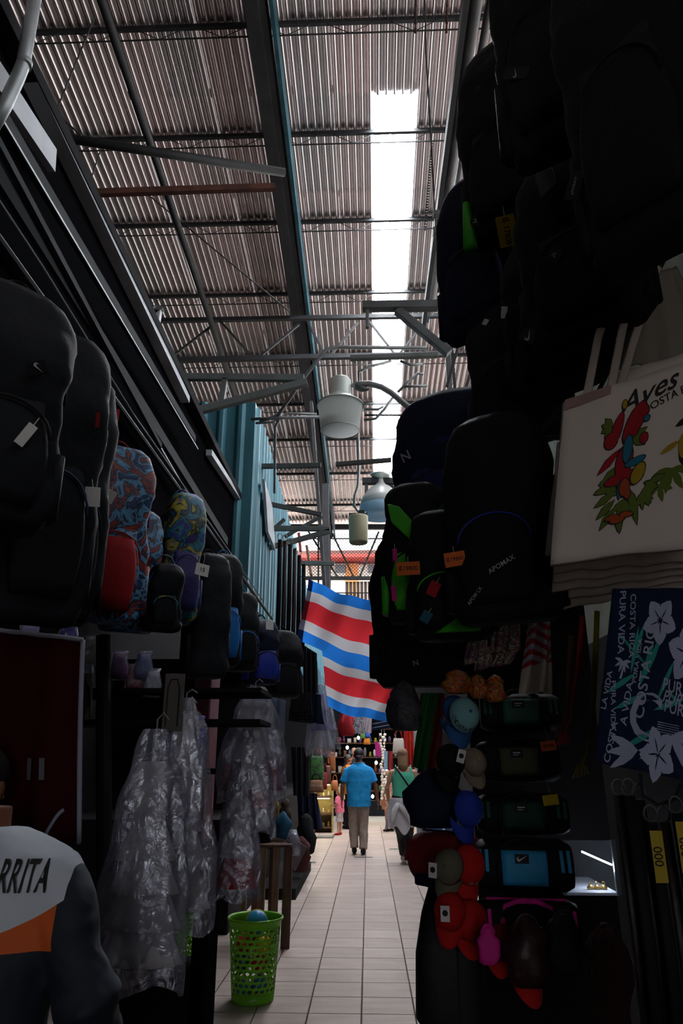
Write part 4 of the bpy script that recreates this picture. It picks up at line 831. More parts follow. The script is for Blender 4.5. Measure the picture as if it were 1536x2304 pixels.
def lump(label, cat, px, py, Y, rx, rz_, m, name='cloth_doll', extra=None, group='cloth dolls on the wooden stand', ry=None):
    k = span(1, px, py, Y); t = thing(name, label, cat, PY(px, py + rz_, Y), 0, group); rx, rz_ = rx * k, rz_ * k; ry = (ry * k) if ry else rx * .8
    lm = MB().loft([(0, 0, rz_ * 2 * q, rx * s_, ry * s_) for q, s_ in ((0, .62), (.05, .8), (.2, .97), (.4, 1), (.6, .93), (.75, .80), (.86, .62), (.93, .42), (.97, .22), (1, .16))], 22, .8)
    lm.v = [tuple(Vector(v) + Vector((v[0], v[1], 0)) * (noise.noise(Vector(v) * 1.6 / max(rx, .03) + Vector((px, py, 0))) * .55)) for v in lm.v]; lm.build('cloth_body', m, t, smooth=True)
    return t, rx, rz_
Yd = yb + .1
lump('black cloth bag standing left on the wooden stand', 'bag', 586, 1875, Yd, 20, 38, blk, 'cloth_bag')
t, a_, b2 = lump('doll with beige oval leaf shaped hat on the wooden stand', 'doll', 607, 1880, Yd + .1, 12, 30, blk2)
hl = MB().prism([(x_ * 3.2, y_ * 1.0) for x_, y_ in leaf(0, 0, .07, .10, math.pi / 2)], .008, frame((0, -.06, .04), (1, 0, 0), (0, 0, 1))).build('leaf_hat', fab('beige_felt', '8a7d66', .9), t, bevel=.002)
lump('doll with blue dress wrapped in shiny plastic, middle of the wooden stand', 'doll', 635, 1868, Yd + .15, 18, 36, fab('teal_cloth', '1f5878', .6)); t, a_, b2 = lump('brown headed doll behind the blue one on the stand', 'doll', 640, 1835, Yd + .35, 13, 22, fab('brown_felt', '5a4a3a', .9)); MB().ell((0, 0, b2 * 2.1), (a_ * .8, a_ * .8, a_ * .8), 14, 10).build('head', M['brown_felt'], t, smooth=True)
t, a_, b2 = lump('silvery plastic wrapped bundle at the aisle corner of the stand', 'package', 658, 1900, Yd + .0, 13, 22, fab('pale_cloth', '8a8aa0', .5), 'wrapped_bundle'); MB().loft([(0, 0, -.01, a_ * 1.3, a_), (0, 0, b2, a_ * 1.4, a_), (0, 0, b2 * 2.3, a_ * .6, a_ * .4)], 14, .8).build('plastic_wrap', plm, t, smooth=True)
lump('small pointed yellow and red gnome hat doll at the back of the stand', 'doll', 618, 1822, Yd + .45, 9, 20, fab('yellow_felt', 'b08a3a', .9))
lump('dark red cloth heap spilling beyond the stand', 'bag', 676, 1925, 10.2, 20, 36, fab('dark_red_heap', '3c0c10', .85), 'cloth_bag'); lump('black rucksack hanging low beyond the stand', 'bag', 688, 1880, 10.7, 20, 42, blk, 'cloth_bag')
MB().box((-2.35, 14.2, .5), (2.0, 13.2, 1.0)).build('stall_base', dark, wl); MB().box((-1.1, 10.6, .06), (.45, 2.4, .12)).build('plinth', dark, wl)
t = thing('low_display_panel', 'pale leaning board low beyond the wooden stand', 'board', PY(665, 1925, 7.8)); MB().box((0, 0, 0), (span(30, 665, 1925, 7.8), .02, span(55, 665, 1925, 7.8)), Matrix.Rotation(.5, 3, 'Y')).build('board', fab('pale_board', '6a6468', .8), t)
# floor drain marks
for x_, y_, c, lb in ((699, 1941, (.03, .03, .03), 'small dark round drain cover in the tiles, left side of the aisle'), (886, 1911, (.10, .20, .16), 'small greenish round drain cover in the tiles by the woman')):
    p = PZ(x_, y_, 0); t = thing('drain_cover', lb, 'drain', (p.x, p.y, .002), 0, 'round drain covers'); k = span(12, x_, y_, p.y); mm = mat('drain_%d' % x_, c, .5, .3)
    MB().lathe([(k, 0), (k, .004), (k * .8, .005), (k * .8, .001)], n=24, cap=False).build('ring', mm, t); mb = MB()
    MB().lathe([(.001, .0015), (k * .75, .0015), (k * .75, .0)], n=24, cap=False).build('plate', mat('drain_plate', (.25, .22, .2), .5, .3), t)
p0, p1 = PZ(796, 1929, 0), PZ(838, 1929, 0); tag(MB().box(((p0.x + p1.x) / 2, p0.y, .003), (p1.x - p0.x, .05, .004)).build('metal_strip', steel), 'thin dark metal strip across the tiles at the man in blue', 'strip')
# ================================================================ right stall goods
MB().tube([Vector((1.15, .6, 3.55)), Vector((.95, 5.5, 3.55))], .016, 8).build('rail', steel, wr)
# dark lattice rods on the cream wall
lat = bpy.data.objects.new('trim_60', None); COL.objects.link(lat); struct(lat)
for p0, p1, Y in [((1190, 1190), (1536, 500), 2.75), ((1150, 985), (1560, 985), 2.8), ((1300, 690), (1560, 690), 2.75), ((1380, 525), (1560, 520), 2.7), ((1395, 470), (1395, 600), 2.7), ((1205, 985), (1290, 880), 2.8), ((1190, 960), (1235, 1180), 2.85), ((1225, 1085), (1290, 1085), 2.8), ((1420, 565), (1500, 565), 2.7), ((1330, 700), (1450, 560), 2.7), ((1440, 560), (1440, 700), 2.7), ((1170, 985), (1170, 1080), 2.9)]:
    a_, b2 = PY(*p0, Y), PY(*p1, Y); MB().tube([a_, b2], .011, 6).build('rod', steel, lat)
Rg = 'backpacks hung along the right stall'
backpack('huge near black backpack filling the top right corner', (1330, -200, 1640, 560), 1.45, -.9, (blk, blk, blk), group=Rg, D=.15)
t, W_, H_, D_ = backpack('black backpack at the top, second from the right corner', (1140, -230, 1400, 330), 1.85, -.7, (blk, blk, blk), group=Rg, D=.14)
t, W_, H_, D_ = backpack('black backpack with a lens shaped logo patch and green trim below it', (1045, 105, 1250, 520), 2.75, -.75, (blk, blk, blk2), group=Rg, D=.15)
MB().loft([(-W_ * .42, -D_ * .35, -.02 + H_ * .22 * q, .035 * (1 - .5 * q), .03) for q in (0, .5, 1)], 10, .8).build('green_trim', limen, t, smooth=True)
t, W_, H_, D_ = backpack('black backpack with an oval lettered patch beside a blank pale card', (1190, 330, 1470, 760), 2.2, -.7, (blk, blk, blk), group=Rg, D=.14)
o = MB().box((0, 0, 0), (.055, .002, .07)).build('price_card', mat('dim_card', (.30, .28, .30), .8), t); o.location = (-W_ * .12, -D_ * .75, H_ * .84); o.rotation_euler = (0, .15, 0)
t, W_, H_, D_ = backpack('navy backpack at the aisle edge carrying a yellow price card', (985, 400, 1190, 745), 3.1, -.75, (navy, navy, blk), group=Rg, D=.15)
backpack('black backpack with a diamond logo patch under the lettered one', (1150, 520, 1380, 880), 2.6, -.7, (blk, blk, blk), group=Rg, D=.14)
t, W_, H_, D_ = backpack('long dark grey backpack with white swoosh patch and zipper pulls', (1060, 640, 1290, 1000), 3.0, -.7, (blk2, blk, blk2), group=Rg, D=.15)
o = MB().box((0, 0, 0), (.03, .002, .03), Matrix.Rotation(.7, 3, 'Y')).build('care_tag', tagw, t); o.location = (-W_ * .15, -D_ * .8, H_ * .72)
Tg = 'trekking backpacks on the right stall'
t, W_, H_, D_ = backpack('big navy trekking backpack bulging into the aisle with a small white mark', (890, 890, 1150, 1250), 3.75, -.5, (navy, mat('deep_blue_panel', hexc('131f52'), .6, spec=.2), blk), group=Tg, D=.24)
t, W_, H_, D_ = backpack('black trekking backpack lettered APOMAX with a blue edge, right of the orange card', (1020, 940, 1265, 1400), 2.75, -.45, (blk, blk, royal), group=Tg, D=.2)
t, W_, H_, D_ = backpack('black trekking backpack lettered APOM LX with lime green flashes', (925, 1150, 1110, 1440), 3.1, -.3, (blk, blk, limen), group=Tg, D=.18)
MB().loft([(W_ * .1, -D_ * .5, H_ * .03, .10, .02), (W_ * .26, -D_ * .5, H_ * .14, .05, .02)], 8, .8).build('green_flash', limen, t, smooth=True)
t, W_, H_, D_ = backpack('lime green and black trekking backpack behind the orange price cards', (868, 1090, 1020, 1400), 3.4, -.25, (blk, limen, blk2), group=Tg, D=.16, pockets=2)
MB().prism([(0, 0), (.06, -.02), (.20, -.20), (.15, -.24), (.02, -.10)], .03, frame((-W_ * .35, -D_ * .74, H_ * .80), (1, 0, 0), (0, 0, 1))).build('green_panel', limen, t, bevel=.008)
MB().prism([(0, 0), (.08, -.07), (.12, -.12), (.06, -.17), (-.02, -.06)], .03, frame((W_ * .12, -D_ * .76, H_ * .32), (1, 0, 0), (0, 0, 1))).build('green_panel', limen, t, bevel=.008)
t, W_, H_, D_ = backpack('tall black travel backpack hanging lowest over the flags, with an orange card', (842, 1190, 1070, 1545), 4.1, -.3, (blk, blk, blk2), group=Tg, D=.2)
MB().tube([(-W_ * .46, -.05, H_ * .30), (-W_ * .50, -.05, H_ * .20), (-W_ * .49, -.05, H_ * .10), (-W_ * .47, -.05, H_ * .2)], .005, 6).build('pull_cord', blk, t)
# tote bags with parrots
def tote(label, quad, Y0, Y1, prt=None, handles=None, th=.03, group='canvas tote bags at the right edge', m=cream, name='tote_bag', folds=1.2, amp=.012):
    org = PY(sum(q[0] for q in quad) / 4, sum(q[1] for q in quad) / 4, (Y0 + Y1) / 2); t = thing(name, label, 'bag', org, 0, group)
    b_, fn, _ = sheet('bag_body', t, *quad, Y0, Y1, m, folds, amp, org, th, 16, 20)
    if handles:
        for h_ in handles: MB().tube([PY(x_, y_, Y) - org for x_, y_, Y in h_], .014, 8, .25, ref=(0, 1, 0)).build('handle', m, t, smooth=True)
    return t, fn, b_
def onfab(fn, th, u, v): return fn(u, v) + Vector((0, -th / 2 - .002, 0))
def uvprint(parent, name, m, fn, th, polys=(), words=(), asp=1.0):
    mb = MB()
    for po in polys:
        k = len(po); c_ = (sum(p[0] for p in po) / k, sum(p[1] for p in po) / k); mb.add([onfab(fn, th, *c_)] + [onfab(fn, th, *p) for p in po], [(0, 1 + i, 1 + (i + 1) % k) for i in range(k)])
    for s, size, u, v, an, *sh in words:
        ca, sa = math.cos(an), math.sin(an); textmb(mb, s, size, lambda x_, y_, z_: onfab(fn, th, u + (x_ * ca - y_ * sa) * asp, v - (x_ * sa + y_ * ca)), shear=sh[0] if sh else 0)
    o = mb.build(name, m, parent)
    if len(polys) > 1: o['kind'] = 'stuff'
    return o
pr, pg, py_, pbl, po_, pk_ = [mat('print_' + n, hexc(h), .8) for n, h in (('red', 'a01420'), ('green', '5d6e24'), ('yellow', 'a88a18'), ('blue', '1f6f86'), ('orange', 'a8481c'), ('dark', '1c1a20'))]
def parrots(t, fn, th, cu, cv, s, a_=1.0):
    lv = [0]
    def L(m, n, ps):
        big = []
        for q in ps:
            cx, cy = sum(p[0] for p in q) / len(q), sum(p[1] for p in q) / len(q); big.append([(cx + (x_ - cx) * 1.08 + math.copysign(.005, x_ - cx), cy + (y_ - cy) * 1.04 + math.copysign(.005, y_ - cy)) for x_, y_ in q])
        for mm, qq in ((pk_, big), (m, ps)):
            lv[0] += 1; uvprint(t, n if mm is m else 'outline_print', mm, fn, th + .0016 * lv[0], [[(cu + x_ * s * a_, cv + y_ * s) for x_, y_ in q] for q in qq])
    L(pg, 'leaf_print', [leaf(-.02, -.02 + .045 * i, .20, .065, math.pi - .6 + .2 * i) for i in range(7)] + [leaf(.05, .3, .16, .05, 1.2 + .4 * i) for i in range(4)] + [leaf(.22, .28, .15, .05, -.6 + .5 * i) for i in range(6)] + [leaf(-.05, .15 + .07 * i, .22, .07, math.pi - .2 - .25 * i) for i in range(4)] + [leaf(.10, -.25, .16, .07, -.4 + .5 * i) for i in range(3)] + [leaf(-.12, -.42, .12, .06, 2.2 + .6 * i) for i in range(4)] + [leaf(.10, .22, .34, .08, 1.3), leaf(0, .40, .2, .07, 1.5), leaf(.25, .2, .16, .07, .3), leaf(.28, .25, .14, .06, 1.2), leaf(.3, .2, .18, .06, -.3)])
    L(pr, 'parrot_print', [oval(-.06, -.38, .05, .16, .25), oval(-.12, -.28, .07, .08, .3), oval(.12, -.40, .08, .20, .45), oval(.19, -.48, .07, .06), leaf(-.02, -.18, .30, .07, 2.4), oval(.03, -.05, .08, .16, .2), oval(.0, .10, .16, .05, -.15), oval(.22, -.22, .04, .05)])
    L(pbl, 'wing_print', [oval(.06, -.16, .045, .13, .1), oval(.14, -.02, .10, .035, -.2), leaf(.0, .12, .18, .05, 1.6), oval(.24, -.40, .03, .03)])
    L(py_, 'belly_print', [oval(.17, .10, .06, .10, .5), oval(0, -.60, .025, .045)])
    L(po_, 'flower_print', [oval(.04, .20, .05, .08), oval(-.02, .48, .07, .03), leaf(0, .44, .14, .05, .1), leaf(0, .44, .14, .05, 3.0), oval(.07, .26, .03, .05)])
main = ((1268, 905), (1640, 790), (1240, 1270), (1620, 1225))
# back totes first: layered hems below
for k in range(5):
    tote(['hem of a cream tote peeking lowest under the printed totes', 'cream tote in the stack, second lowest hem', 'cream tote in the middle of the layered stack', 'cream tote with curled hem just under the front pair', 'cream tote directly behind the parrot print totes'][k], ((1262 + 4 * k, 960), (1560, 880), (1238 + 3 * k, 1375 - 22 * k), (1560, 1318 - 14 * k)), 2.75 - .08 * k, 2.65 - .08 * k, th=.02, folds=3, amp=.016)
t, fn, b_ = tote('narrow cream tote with a red macaw print, behind and left of the large one', ((1256, 995), (1330, 960), (1230, 1248), (1310, 1235)), 2.55, 2.5, th=.02)
uvprint(t, 'macaw_print', pr, fn, .02, [oval(.30, .40, .14, .16, .2), oval(.36, .27, .14, .07), leaf(.32, .45, .55, .12, 1.75)]); uvprint(t, 'face_print', white, fn, .026, [oval(.40, .28, .07, .045)])
t, fn, b_ = tote('large cream tote with red parrots, a toucan and Aves script, nearest the camera', main, 2.0, 1.93, handles=[[(1318, 900, 2.12), (1345, 760, 2.14), (1385, 640, 2.15), (1450, 560, 2.1)], [(1372, 885, 2.1), (1400, 740, 2.12), (1430, 620, 2.1)]])
parrots(t, fn, .03, .37, .52, .62, .9)
uvprint(t, 'script_print', inkm, fn, .03, words=[('Aves', .17, .50, .12, .22, .5), ('COSTA RICA', .066, .66, .175, .26)])
uvprint(t, 'toucan_leaf_print', pg, fn, .03, [leaf(.68, .58, .14, .045, a_) for a_ in (math.pi - .3, 2.6, 1.0, 1.8, .2, 2.2)] + [leaf(.60, .66, .10, .04, a_) for a_ in (.3, 1.2, 2.4, 3.4)]); uvprint(t, 'toucan_print', pk_, fn, .034, [oval(.78, .48, .06, .10, .3), leaf(.68, .36, .14, .04, -.4)]); uvprint(t, 'toucan_chest_print', py_, fn, .038, [oval(.745, .47, .035, .07), leaf(.72, .44, .14, .035, 2.7)])
uvprint(t, 'hem_print', mat('hem_pink', hexc('9b7f7b'), .9), fn, .03, [[(0.0, 0), (.28, .0), (.28, .055), (0, .07)]])
t, fn, b_ = tote('cream tote with raised top edge and long handle just behind the parrot tote', ((1385, 840), (1640, 770), (1400, 1240), (1640, 1200)), 2.16, 2.12, handles=[[(1395, 870, 2.14), (1440, 720, 2.14), (1480, 600, 2.13)]], th=.012)
t, fn, b_ = tote('tall grey cream tote flap hanging from the top rod above the printed totes', ((1400, 640), (1520, 600), (1385, 830), (1600, 800)), 2.3, 2.2, th=.012, m=fab('grey_canvas', '8a857c', .9), folds=2.5)
# printed beach towel
tw_ = fab('navy_towel', '0e1c3c', .95, bump=.3, scale=120)
org = PY(1450, 1540, 1.95); t = thing('beach_towel', 'navy beach towel covered in PURA VIDA and COSTA RICA lettering with white flowers', 'towel', org)
quad = ((1378, 1325), (1640, 1325), (1340, 1715), (1640, 1775)); _, fn, _ = sheet('towel_cloth', t, *quad, 2.0, 1.9, tw_, 1.5, .008, org, .012, 20, 24)
wt = mat('towel_white', hexc('aab0cc'), .9); aq = mat('towel_aqua', hexc('2f9a90'), .9); TH = .012
uvprint(t, 'aqua_brush_print', aq, fn, TH, [leaf(u_, v_, .28, .035, a_) for u_, v_, a_ in ((.30, .20, 1.9), (.38, .30, 1.9), (.44, .26, 2.0), (.02, .62, -.5), (.1, .7, -.4), (.2, .9, -.5), (.4, .68, -.3), (.25, .22, 1.7), (.56, .40, 2.1), (.62, .82, .3), (.66, .15, .7))] + [[(.08, .28), (.1, .27), (.62, .62), (.6, .63)]])
def flower(cu, cv, s, a0=0): return [leaf(cu + .01 * math.cos(a0 + i * 1.2566), cv + .01 * math.sin(a0 + i * 1.2566), s, s * .8, a0 + i * 1.2566) for i in range(5)]
uvprint(t, 'flower_print', wt, fn, TH + .003, flower(.42, .19, .13, .3) + flower(.66, .36, .16, .9) + flower(.46, .90, .14, .5) + [leaf(.3, .9, .22, .05, a_) for a_ in (2.6, 3.0, 3.4, -.1)] + [leaf(.55, .80, .28, .04, a_) for a_ in (-.2, .1, .5, .8, 2.6)] + [leaf(.14, .43, .07, .02, a_) for a_ in (0, .6, 1.2, 2, 2.7, 3.4)] + [[(.15, .43), (.16, .43), (.14, .53), (.12, .53)]])
uvprint(t, 'writing', wt, fn, TH + .004, words=[('PURA VIDA', .075, .10, .20, -1.50), ('COSTA RICA', .065, .19, .22, -1.50), ('COSTA RICA', .10, .33, .45, 1.45), ('PURA VIDA', .05, .26, .42, 1.45), ('PURA VIDA', .055, .09, .68, -1.45), ('A VIDA', .075, .20, .66, 1.45), ('PURA', .095, .58, .55, -.10), ('PURA', .09, .58, .61, -.10, .3), ('PURA', .09, .60, .66, -.10), ('C', .36, .34, .73, -.15), ('COSTA', .07, .10, .88, 1.4), ('LA VIDA', .06, .03, .60, 1.45)])
uvprint(t, 'line_print', wt, fn, TH + .003, [[(.44 + .0 * i, .735 + .012 * i), (.62, .74 + .012 * i), (.62, .744 + .012 * i), (.44, .74 + .012 * i)] for i in range(5)])
uvprint(t, 'flower_vein_print', M['navy_towel'], fn, TH + .006, [leaf(.42, .19, .08, .008, .3 + i * 1.2566) for i in range(5)] + [leaf(.66, .36, .1, .01, .9 + i * 1.2566) for i in range(5)] + [leaf(.46, .9, .09, .01, .5 + i * 1.2566) for i in range(5)])
MB().tube([PY(x_, y_, 1.98) - org for x_, y_ in [(1440, 1740), (1445, 1790), (1480, 1810), (1515, 1800), (1530, 1765)]], .004, 6).build('hanging_loop', blk2, t)
# striped cloth, pouches, bracelets
def hung(name, label, cat, quad, Y, m, group=None, folds=2, amp=.012, th=.01, mi=None, nu=28, nv=100):
    org = PY(sum(q[0] for q in quad) / 4, sum(q[1] for q in quad) / 4, Y); t = thing(name, label, cat, org, 0, group); o, fn, _ = sheet('cloth', t, *quad, Y, Y, m, folds, amp, org, th, nu, nv, mi); return t, fn
rs_, ws_, cs_ = fab('stripe_red', '9c1a26', .85), fab('stripe_white', '9a9ba6', .85), fab('stripe_cream', 'b0a494', .9)
hung('striped_cloth', 'red and white striped cloth with plain cream lower half on the right', 'cloth', ((1205, 1310), (1235, 1305), (1172, 1560), (1246, 1560)), 3.2, [rs_, ws_, cs_], folds=1.0, amp=.05, mi=lambda u, v: 2 if v > .78 - .05 * u else int((v + .06 * math.sin(u * 6)) * 21) % 2, nu=60, nv=200)
hung('striped_cloth', 'second red and white striped cloth, shorter, behind the first', 'cloth', ((1185, 1330), (1215, 1330), (1170, 1400), (1205, 1405)), 3.4, [rs_, ws_], folds=1.0, amp=.03, mi=lambda u, v: int(v * 7) % 2)
ptc = pattern('embroidered_print', ['151c38', '8c2a40', '1a4a5a', 'b09a80', '2a1a30', '6a3a6a'], 30)
for q_, lb in ((((1108, 1385), (1165, 1345), (1105, 1470), (1168, 1462)), 'embroidered purple and red pouch in plastic left of the striped cloth'), (((1064, 1395), (1095, 1390), (1045, 1495), (1092, 1485)), 'tall teal and orange printed pouch under the trekking packs'), (((1075, 1460), (1105, 1455), (1070, 1510), (1103, 1498)), 'small blue printed pouch, lower, between the other pouches'), (((1115, 1470), (1165, 1462), (1110, 1500), (1145, 1492)), 'small cream edged pouch under the embroidered one')):
    hung('printed_pouch', lb, 'pouch', q_, 3.3, ptc, 'printed pouches under the trekking packs', th=.02)
ptw = pattern('woven_print', ['3a0d10', 'a82818', 'b87a14', '10302a', 'c84a12', '701030'], 26)
for (x_, y_, rx, rz_, lb) in ((1030, 1535, 32, 26, 'striped woven pouch with golden bottom, left of the woven trio'), (1075, 1545, 20, 26, 'dark woven pouch with pink edge, middle of the woven trio'), (1115, 1550, 24, 30, 'orange and brown woven pouch, right of the woven trio')):
    t, a_, b2 = lump(lb, 'pouch', x_, y_, 3.45, rx, rz_, ptw, 'woven_pouch', group='woven pouches'); 
# bundles of straps
for k, (pts, m, lb) in enumerate([([(1310, 1385), (1300, 1500), (1280, 1620), (1262, 1660)], mat('strap_red', hexc('8c1018'), .7), 'dark red fabric strap hanging in the right stall'), ([(1343, 1375), (1338, 1500), (1330, 1640), (1318, 1700), (1300, 1730)], mat('strap_yellow', hexc('857a12'), .7), 'olive yellow strap with fringed end beside the beach towel'), ([(1285, 1430), (1278, 1550), (1268, 1620), (1258, 1640)], mat('strap_brown', hexc('4a2a18'), .7), 'brown beaded strap beside the striped cloth')]):
    Y = 2.6; org = PY(*pts[0], Y); t = thing('fabric_strap', lb, 'strap', org, 0, 'straps in the right stall'); MB().tube([PY(x_, y_, Y) - org for x_, y_ in pts], .010, 8, .5).build('strap', m, t, smooth=True)
    for j in range(6): MB().tube([PY(pts[-1][0] + 3 * j, pts[-1][1] - 10, Y) - org, PY(pts[-1][0] - 12 + 7 * j, pts[-1][1] + 22 - 2 * j, Y) - org], .003, 5).build('fringe', m, t)
for k, (x_, y0_, y1_) in enumerate([(1392, 1790, 2304), (1415, 1790, 2304), (1438, 1800, 2304), (1465, 1850, 2304), (1495, 1850, 2304), (1522, 1830, 2304)]):
    Y = 2.0 - .05 * (k % 2); org = PY(x_, y0_, Y); t = thing('leather_belt', ['first', 'second', 'third', 'fourth', 'fifth', 'last'][k] + ' dark belt from the left, hanging under the beach towel', 'belt', org, 0, 'dark belts under the beach towel'); h_ = org.z - PY(x_, 2420, Y).z
    MB().loft([(0, 0, -h_, .014, .006), (.004, 0, -h_ * .5, .015, .007), (0, 0, 0, .014, .006)], 10, .7).build('strap', blk if k % 2 else fab('dark_brown_leather', '1c1210', .5), t, smooth=True)
    MB().tube([(.016 * math.cos(a_), 0, .02 + .02 * math.sin(a_)) for a_ in [math.pi * 2 * q / 10 for q in range(11)]], .003, 5).build('buckle', steelg, t)
    if k in (3, 5): o = MB().box((0, 0, 0), (.03, .001, .115)).build('price_tag', mat('dim_yellow_card', (.45, .33, .03), .8), t); o.location = (-.0, -.02, -.075); mb = MB(); textmb(mb, '000', .03, lambda x_, y_, z_: Vector((-y_, -.001, x_))); mb.build('writing', inkm, o)
# caps
Cg = 'baseball caps on the right stall'
def capat(label, x_, y_, Y, rpx, rot, m, mb2, **k): return cap(label, PY(x_, y_, Y), rot, span(rpx, x_, y_, Y), m, mb2, **k)
mint = fab('mint_cloth', '7fb5b8', .8); skyb = fab('dusty_blue_cloth', '2a5a9a', .8); beige = fab('beige_cloth', '8c7a68', .85); redc = fab('red_cap_cloth', 'c01010', .85); oliv2 = fab('khaki_cap_cloth', '6a6452', .85); royc = fab('royal_cap_cloth', '1c3aa8', .8)
capat('mint cap with small dark lettering hanging brim down, topmost of the caps', 1042, 1610, 3.45, 36, (1.35, .25, .3), mint, skyb, logo=('COSTA RICA', inkm))
capat('dusty blue cap tucked behind the mint one', 1022, 1600, 3.6, 32, (1.3, .1, .5), skyb, skyb)
capat('black studded cap with a white round emblem tag', 1012, 1712, 3.4, 34, (1.2, .2, .2), blk, blk, tg=(.02, -.01, .09))
capat('beige cap beside the black studded one', 1066, 1715, 3.45, 28, (1.4, -.2, .3), beige, beige)
capat('royal blue cap with light eyelets hanging brim down', 1050, 1820, 3.4, 36, (1.45, .1, .5), royc, royc)
capat('khaki cap hanging brim down over the maroon bag', 1010, 1950, 3.2, 34, (1.4, .3, -.5), oliv2, oliv2, tg=(-.03, -.03, .085))
capat('bright red cap with flower embroidery beside the khaki one', 1053, 1945, 3.3, 38, (1.45, 0, .4), redc, redc, logo=('✿ ✿', mat('print_grey', (.4, .4, .4), .8)))
capat('red cap with a white round emblem tag, second lowest', 1012, 2050, 3.2, 36, (1.3, .1, -.2), redc, redc, tg=(-.01, -.02, .095))
capat('lowest red cap with a small teal triangle mark', 1058, 2070, 3.25, 38, (1.45, 0, .3), redc, redc, logo=('▲', bluen))
capat('red cap low among the purses under the pink trimmed bag', 1128, 2120, 3.3, 34, (1.3, .2, .2), maroon, redc)
capat('red cap with wide brim at the bottom by the dark purse', 1190, 2170, 3.2, 40, (1.2, .1, .3), maroon, redc)
# duffels
Dg = 'duffel bags stacked on the right stall'
duffel('dark green and black duffel bag, topmost of the stack', (1085, 1560, 1255, 1648), 3.7, -.1, blk, greend, (blk, greend), logo='bars')
duffel('olive and black duffel bag with an orange price card', (1078, 1665, 1255, 1762), 3.7, -.1, blk, olive, (blk, blk), logo='bars', tg=(tago, .36, 1.7, '₡7200'))
duffel('green and black duffel bag with a small yellow card, third from top', (1078, 1785, 1275, 1880), 3.65, -.1, blk, fab('bottle_green', '0a3d2c', .7), (blk, greend), logo='bars', tg=(tagy, .30, 1.75, ''))
duffel('bright blue and black duffel bag with white swoosh patch', (1075, 1885, 1285, 2008), 3.5, -.12, blk, fab('sky_blue_nylon', '2f9ad0', .6), (blk, M['sky_blue_nylon']), logo='swoosh')
duffel('black duffel bag with hot pink stripes, lowest of the stack', (1080, 2020, 1300, 2130), 3.4, -.12, blk, None, (pink, pink))
t, W_, H_ = duffel('maroon and navy round ended duffel bag poking into the aisle', (935, 1868, 1075, 1992), 3.6, -.9, maroon, None, (navy, maroon), handles=False)
MB().box((W_ * .1, -H_ * .45, H_ * .12), (W_ * .8, .04, H_ * .22)).build('navy_base', navy, t, bevel=.01)
t, a_, b2 = lump('pointed navy cloth bag poking into the aisle above the maroon duffel', 'bag', 975, 1800, 3.6, 56, 62, navy, 'cloth_bag', group='soft bags at the right aisle edge')
lump('grey webbed cap and strap bundle under the black travel backpack', 'bag', 912, 1590, 3.9, 34, 55, pattern('webbing_print', ['101014', '3a3a42', '1a1a1e', '55555f'], 14), 'strap_bundle', group='soft bags at the right aisle edge')
t, fn = hung('green_cloth', 'dark green cloth hanging between the grey bundle and the mint cap', 'cloth', ((950, 1560), (985, 1560), (930, 1725), (955, 1735)), 4.1, fab('green_jersey', '0c5018', .8), amp=.01, th=.02)
t, fn = hung('maroon_cloth', 'dark maroon cloth hanging just behind the dark green one', 'cloth', ((965, 1560), (1000, 1560), (940, 1740), (985, 1735)), 4.25, maroon, amp=.01, th=.02)
# garment cover standing at the aisle edge
pF = PZ(1020, 2290, 0); org = Vector((PY(1012, 2290, 3.7).x, 3.7, 0)); t = thing('garment_bag', 'tall black garment bag at the aisle edge below the red caps', 'bag', PY(1020, 2310, 3.55)); k = span(1, 1010, 2150, 3.55)
MB().loft([(0, 0, 0, 70 * k, 40 * k), (-4 * k, 0, 18 * k, 78 * k, 44 * k), (-2 * k, 0, 140 * k, 76 * k, 42 * k), (4 * k, 0, 220 * k, 66 * k, 38 * k), (14 * k, 0, 300 * k, 48 * k, 30 * k), (20 * k, 0, 330 * k, 30 * k, 20 * k)], 28, .65).build('cover', fab('navy_black_cover', '0c0e14', .6), t, smooth=True); MB().tube([(10 * k, -42 * k, 10 * k), (12 * k, -44 * k, 160 * k), (16 * k, -32 * k, 290 * k)], .004, 6).build('zipper', blk2, t)
# purses low right
for x_, y_, rx, rz_, m, lb in ((1192, 2150, 48, 68, fab('dark_red_leather', '2a0c10', .45), 'dark glossy handbag with ring low on the right'), (1100, 2130, 22, 40, pink, 'hot pink purse strap hanging beside the lowest red cap'), (1275, 2130, 40, 60, blk, 'black handbag beside the dark glossy one'), (1380, 2200, 52, 95, fab('dark_red_fur', '2c080c', .95, bump=1, scale=90), 'dark red furry bag at the bottom right')):
    t, a_, b2 = lump(lb, 'handbag', x_, y_, 3.0, rx, rz_, m, 'handbag', group='handbags low on the right stall')
    MB().tube([(a_ * .6 * math.cos(q), -a_ * .3, b2 * 1.55 + a_ * .8 * math.sin(q)) for q in [math.pi * i / 10 for i in range(11)]], .006, 6).build('handle', m, t, smooth=True)
# glass display case with a strip light
t = thing('display_case', 'glass display case with a thin white strip light behind the duffels', 'display case', PY(1345, 2150, 3.9)); z0 = t.location.z; k = span(1, 1340, 1980, 3.9)
dm = mat('case_frame', (.10, .12, .14), .4, .6); o0 = t.location
MB().box((0, .25, (PY(1340, 2020, 3.9).z - z0) / 2), (110 * k, .5, PY(1340, 2020, 3.9).z - z0)).build('base', dark, t)
zc = PY(1340, 2012, 3.9).z - z0; MB().box((0, .25, zc), (120 * k, .5, .012)).build('shelf', mat('lit_white_shelf', (.6, .65, .75), .5), t)
g_ = MB().box((0, 0, zc + 55 * k), (118 * k, .006, 110 * k)).build('glass_pane', mat('case_glass', (.8, .9, 1), .05, alpha=.12), t)
for s_ in (-1, 1): MB().box((s_ * 60 * k, 0, zc + 55 * k), (.02, .02, 112 * k)).build('frame_post', dm, t)
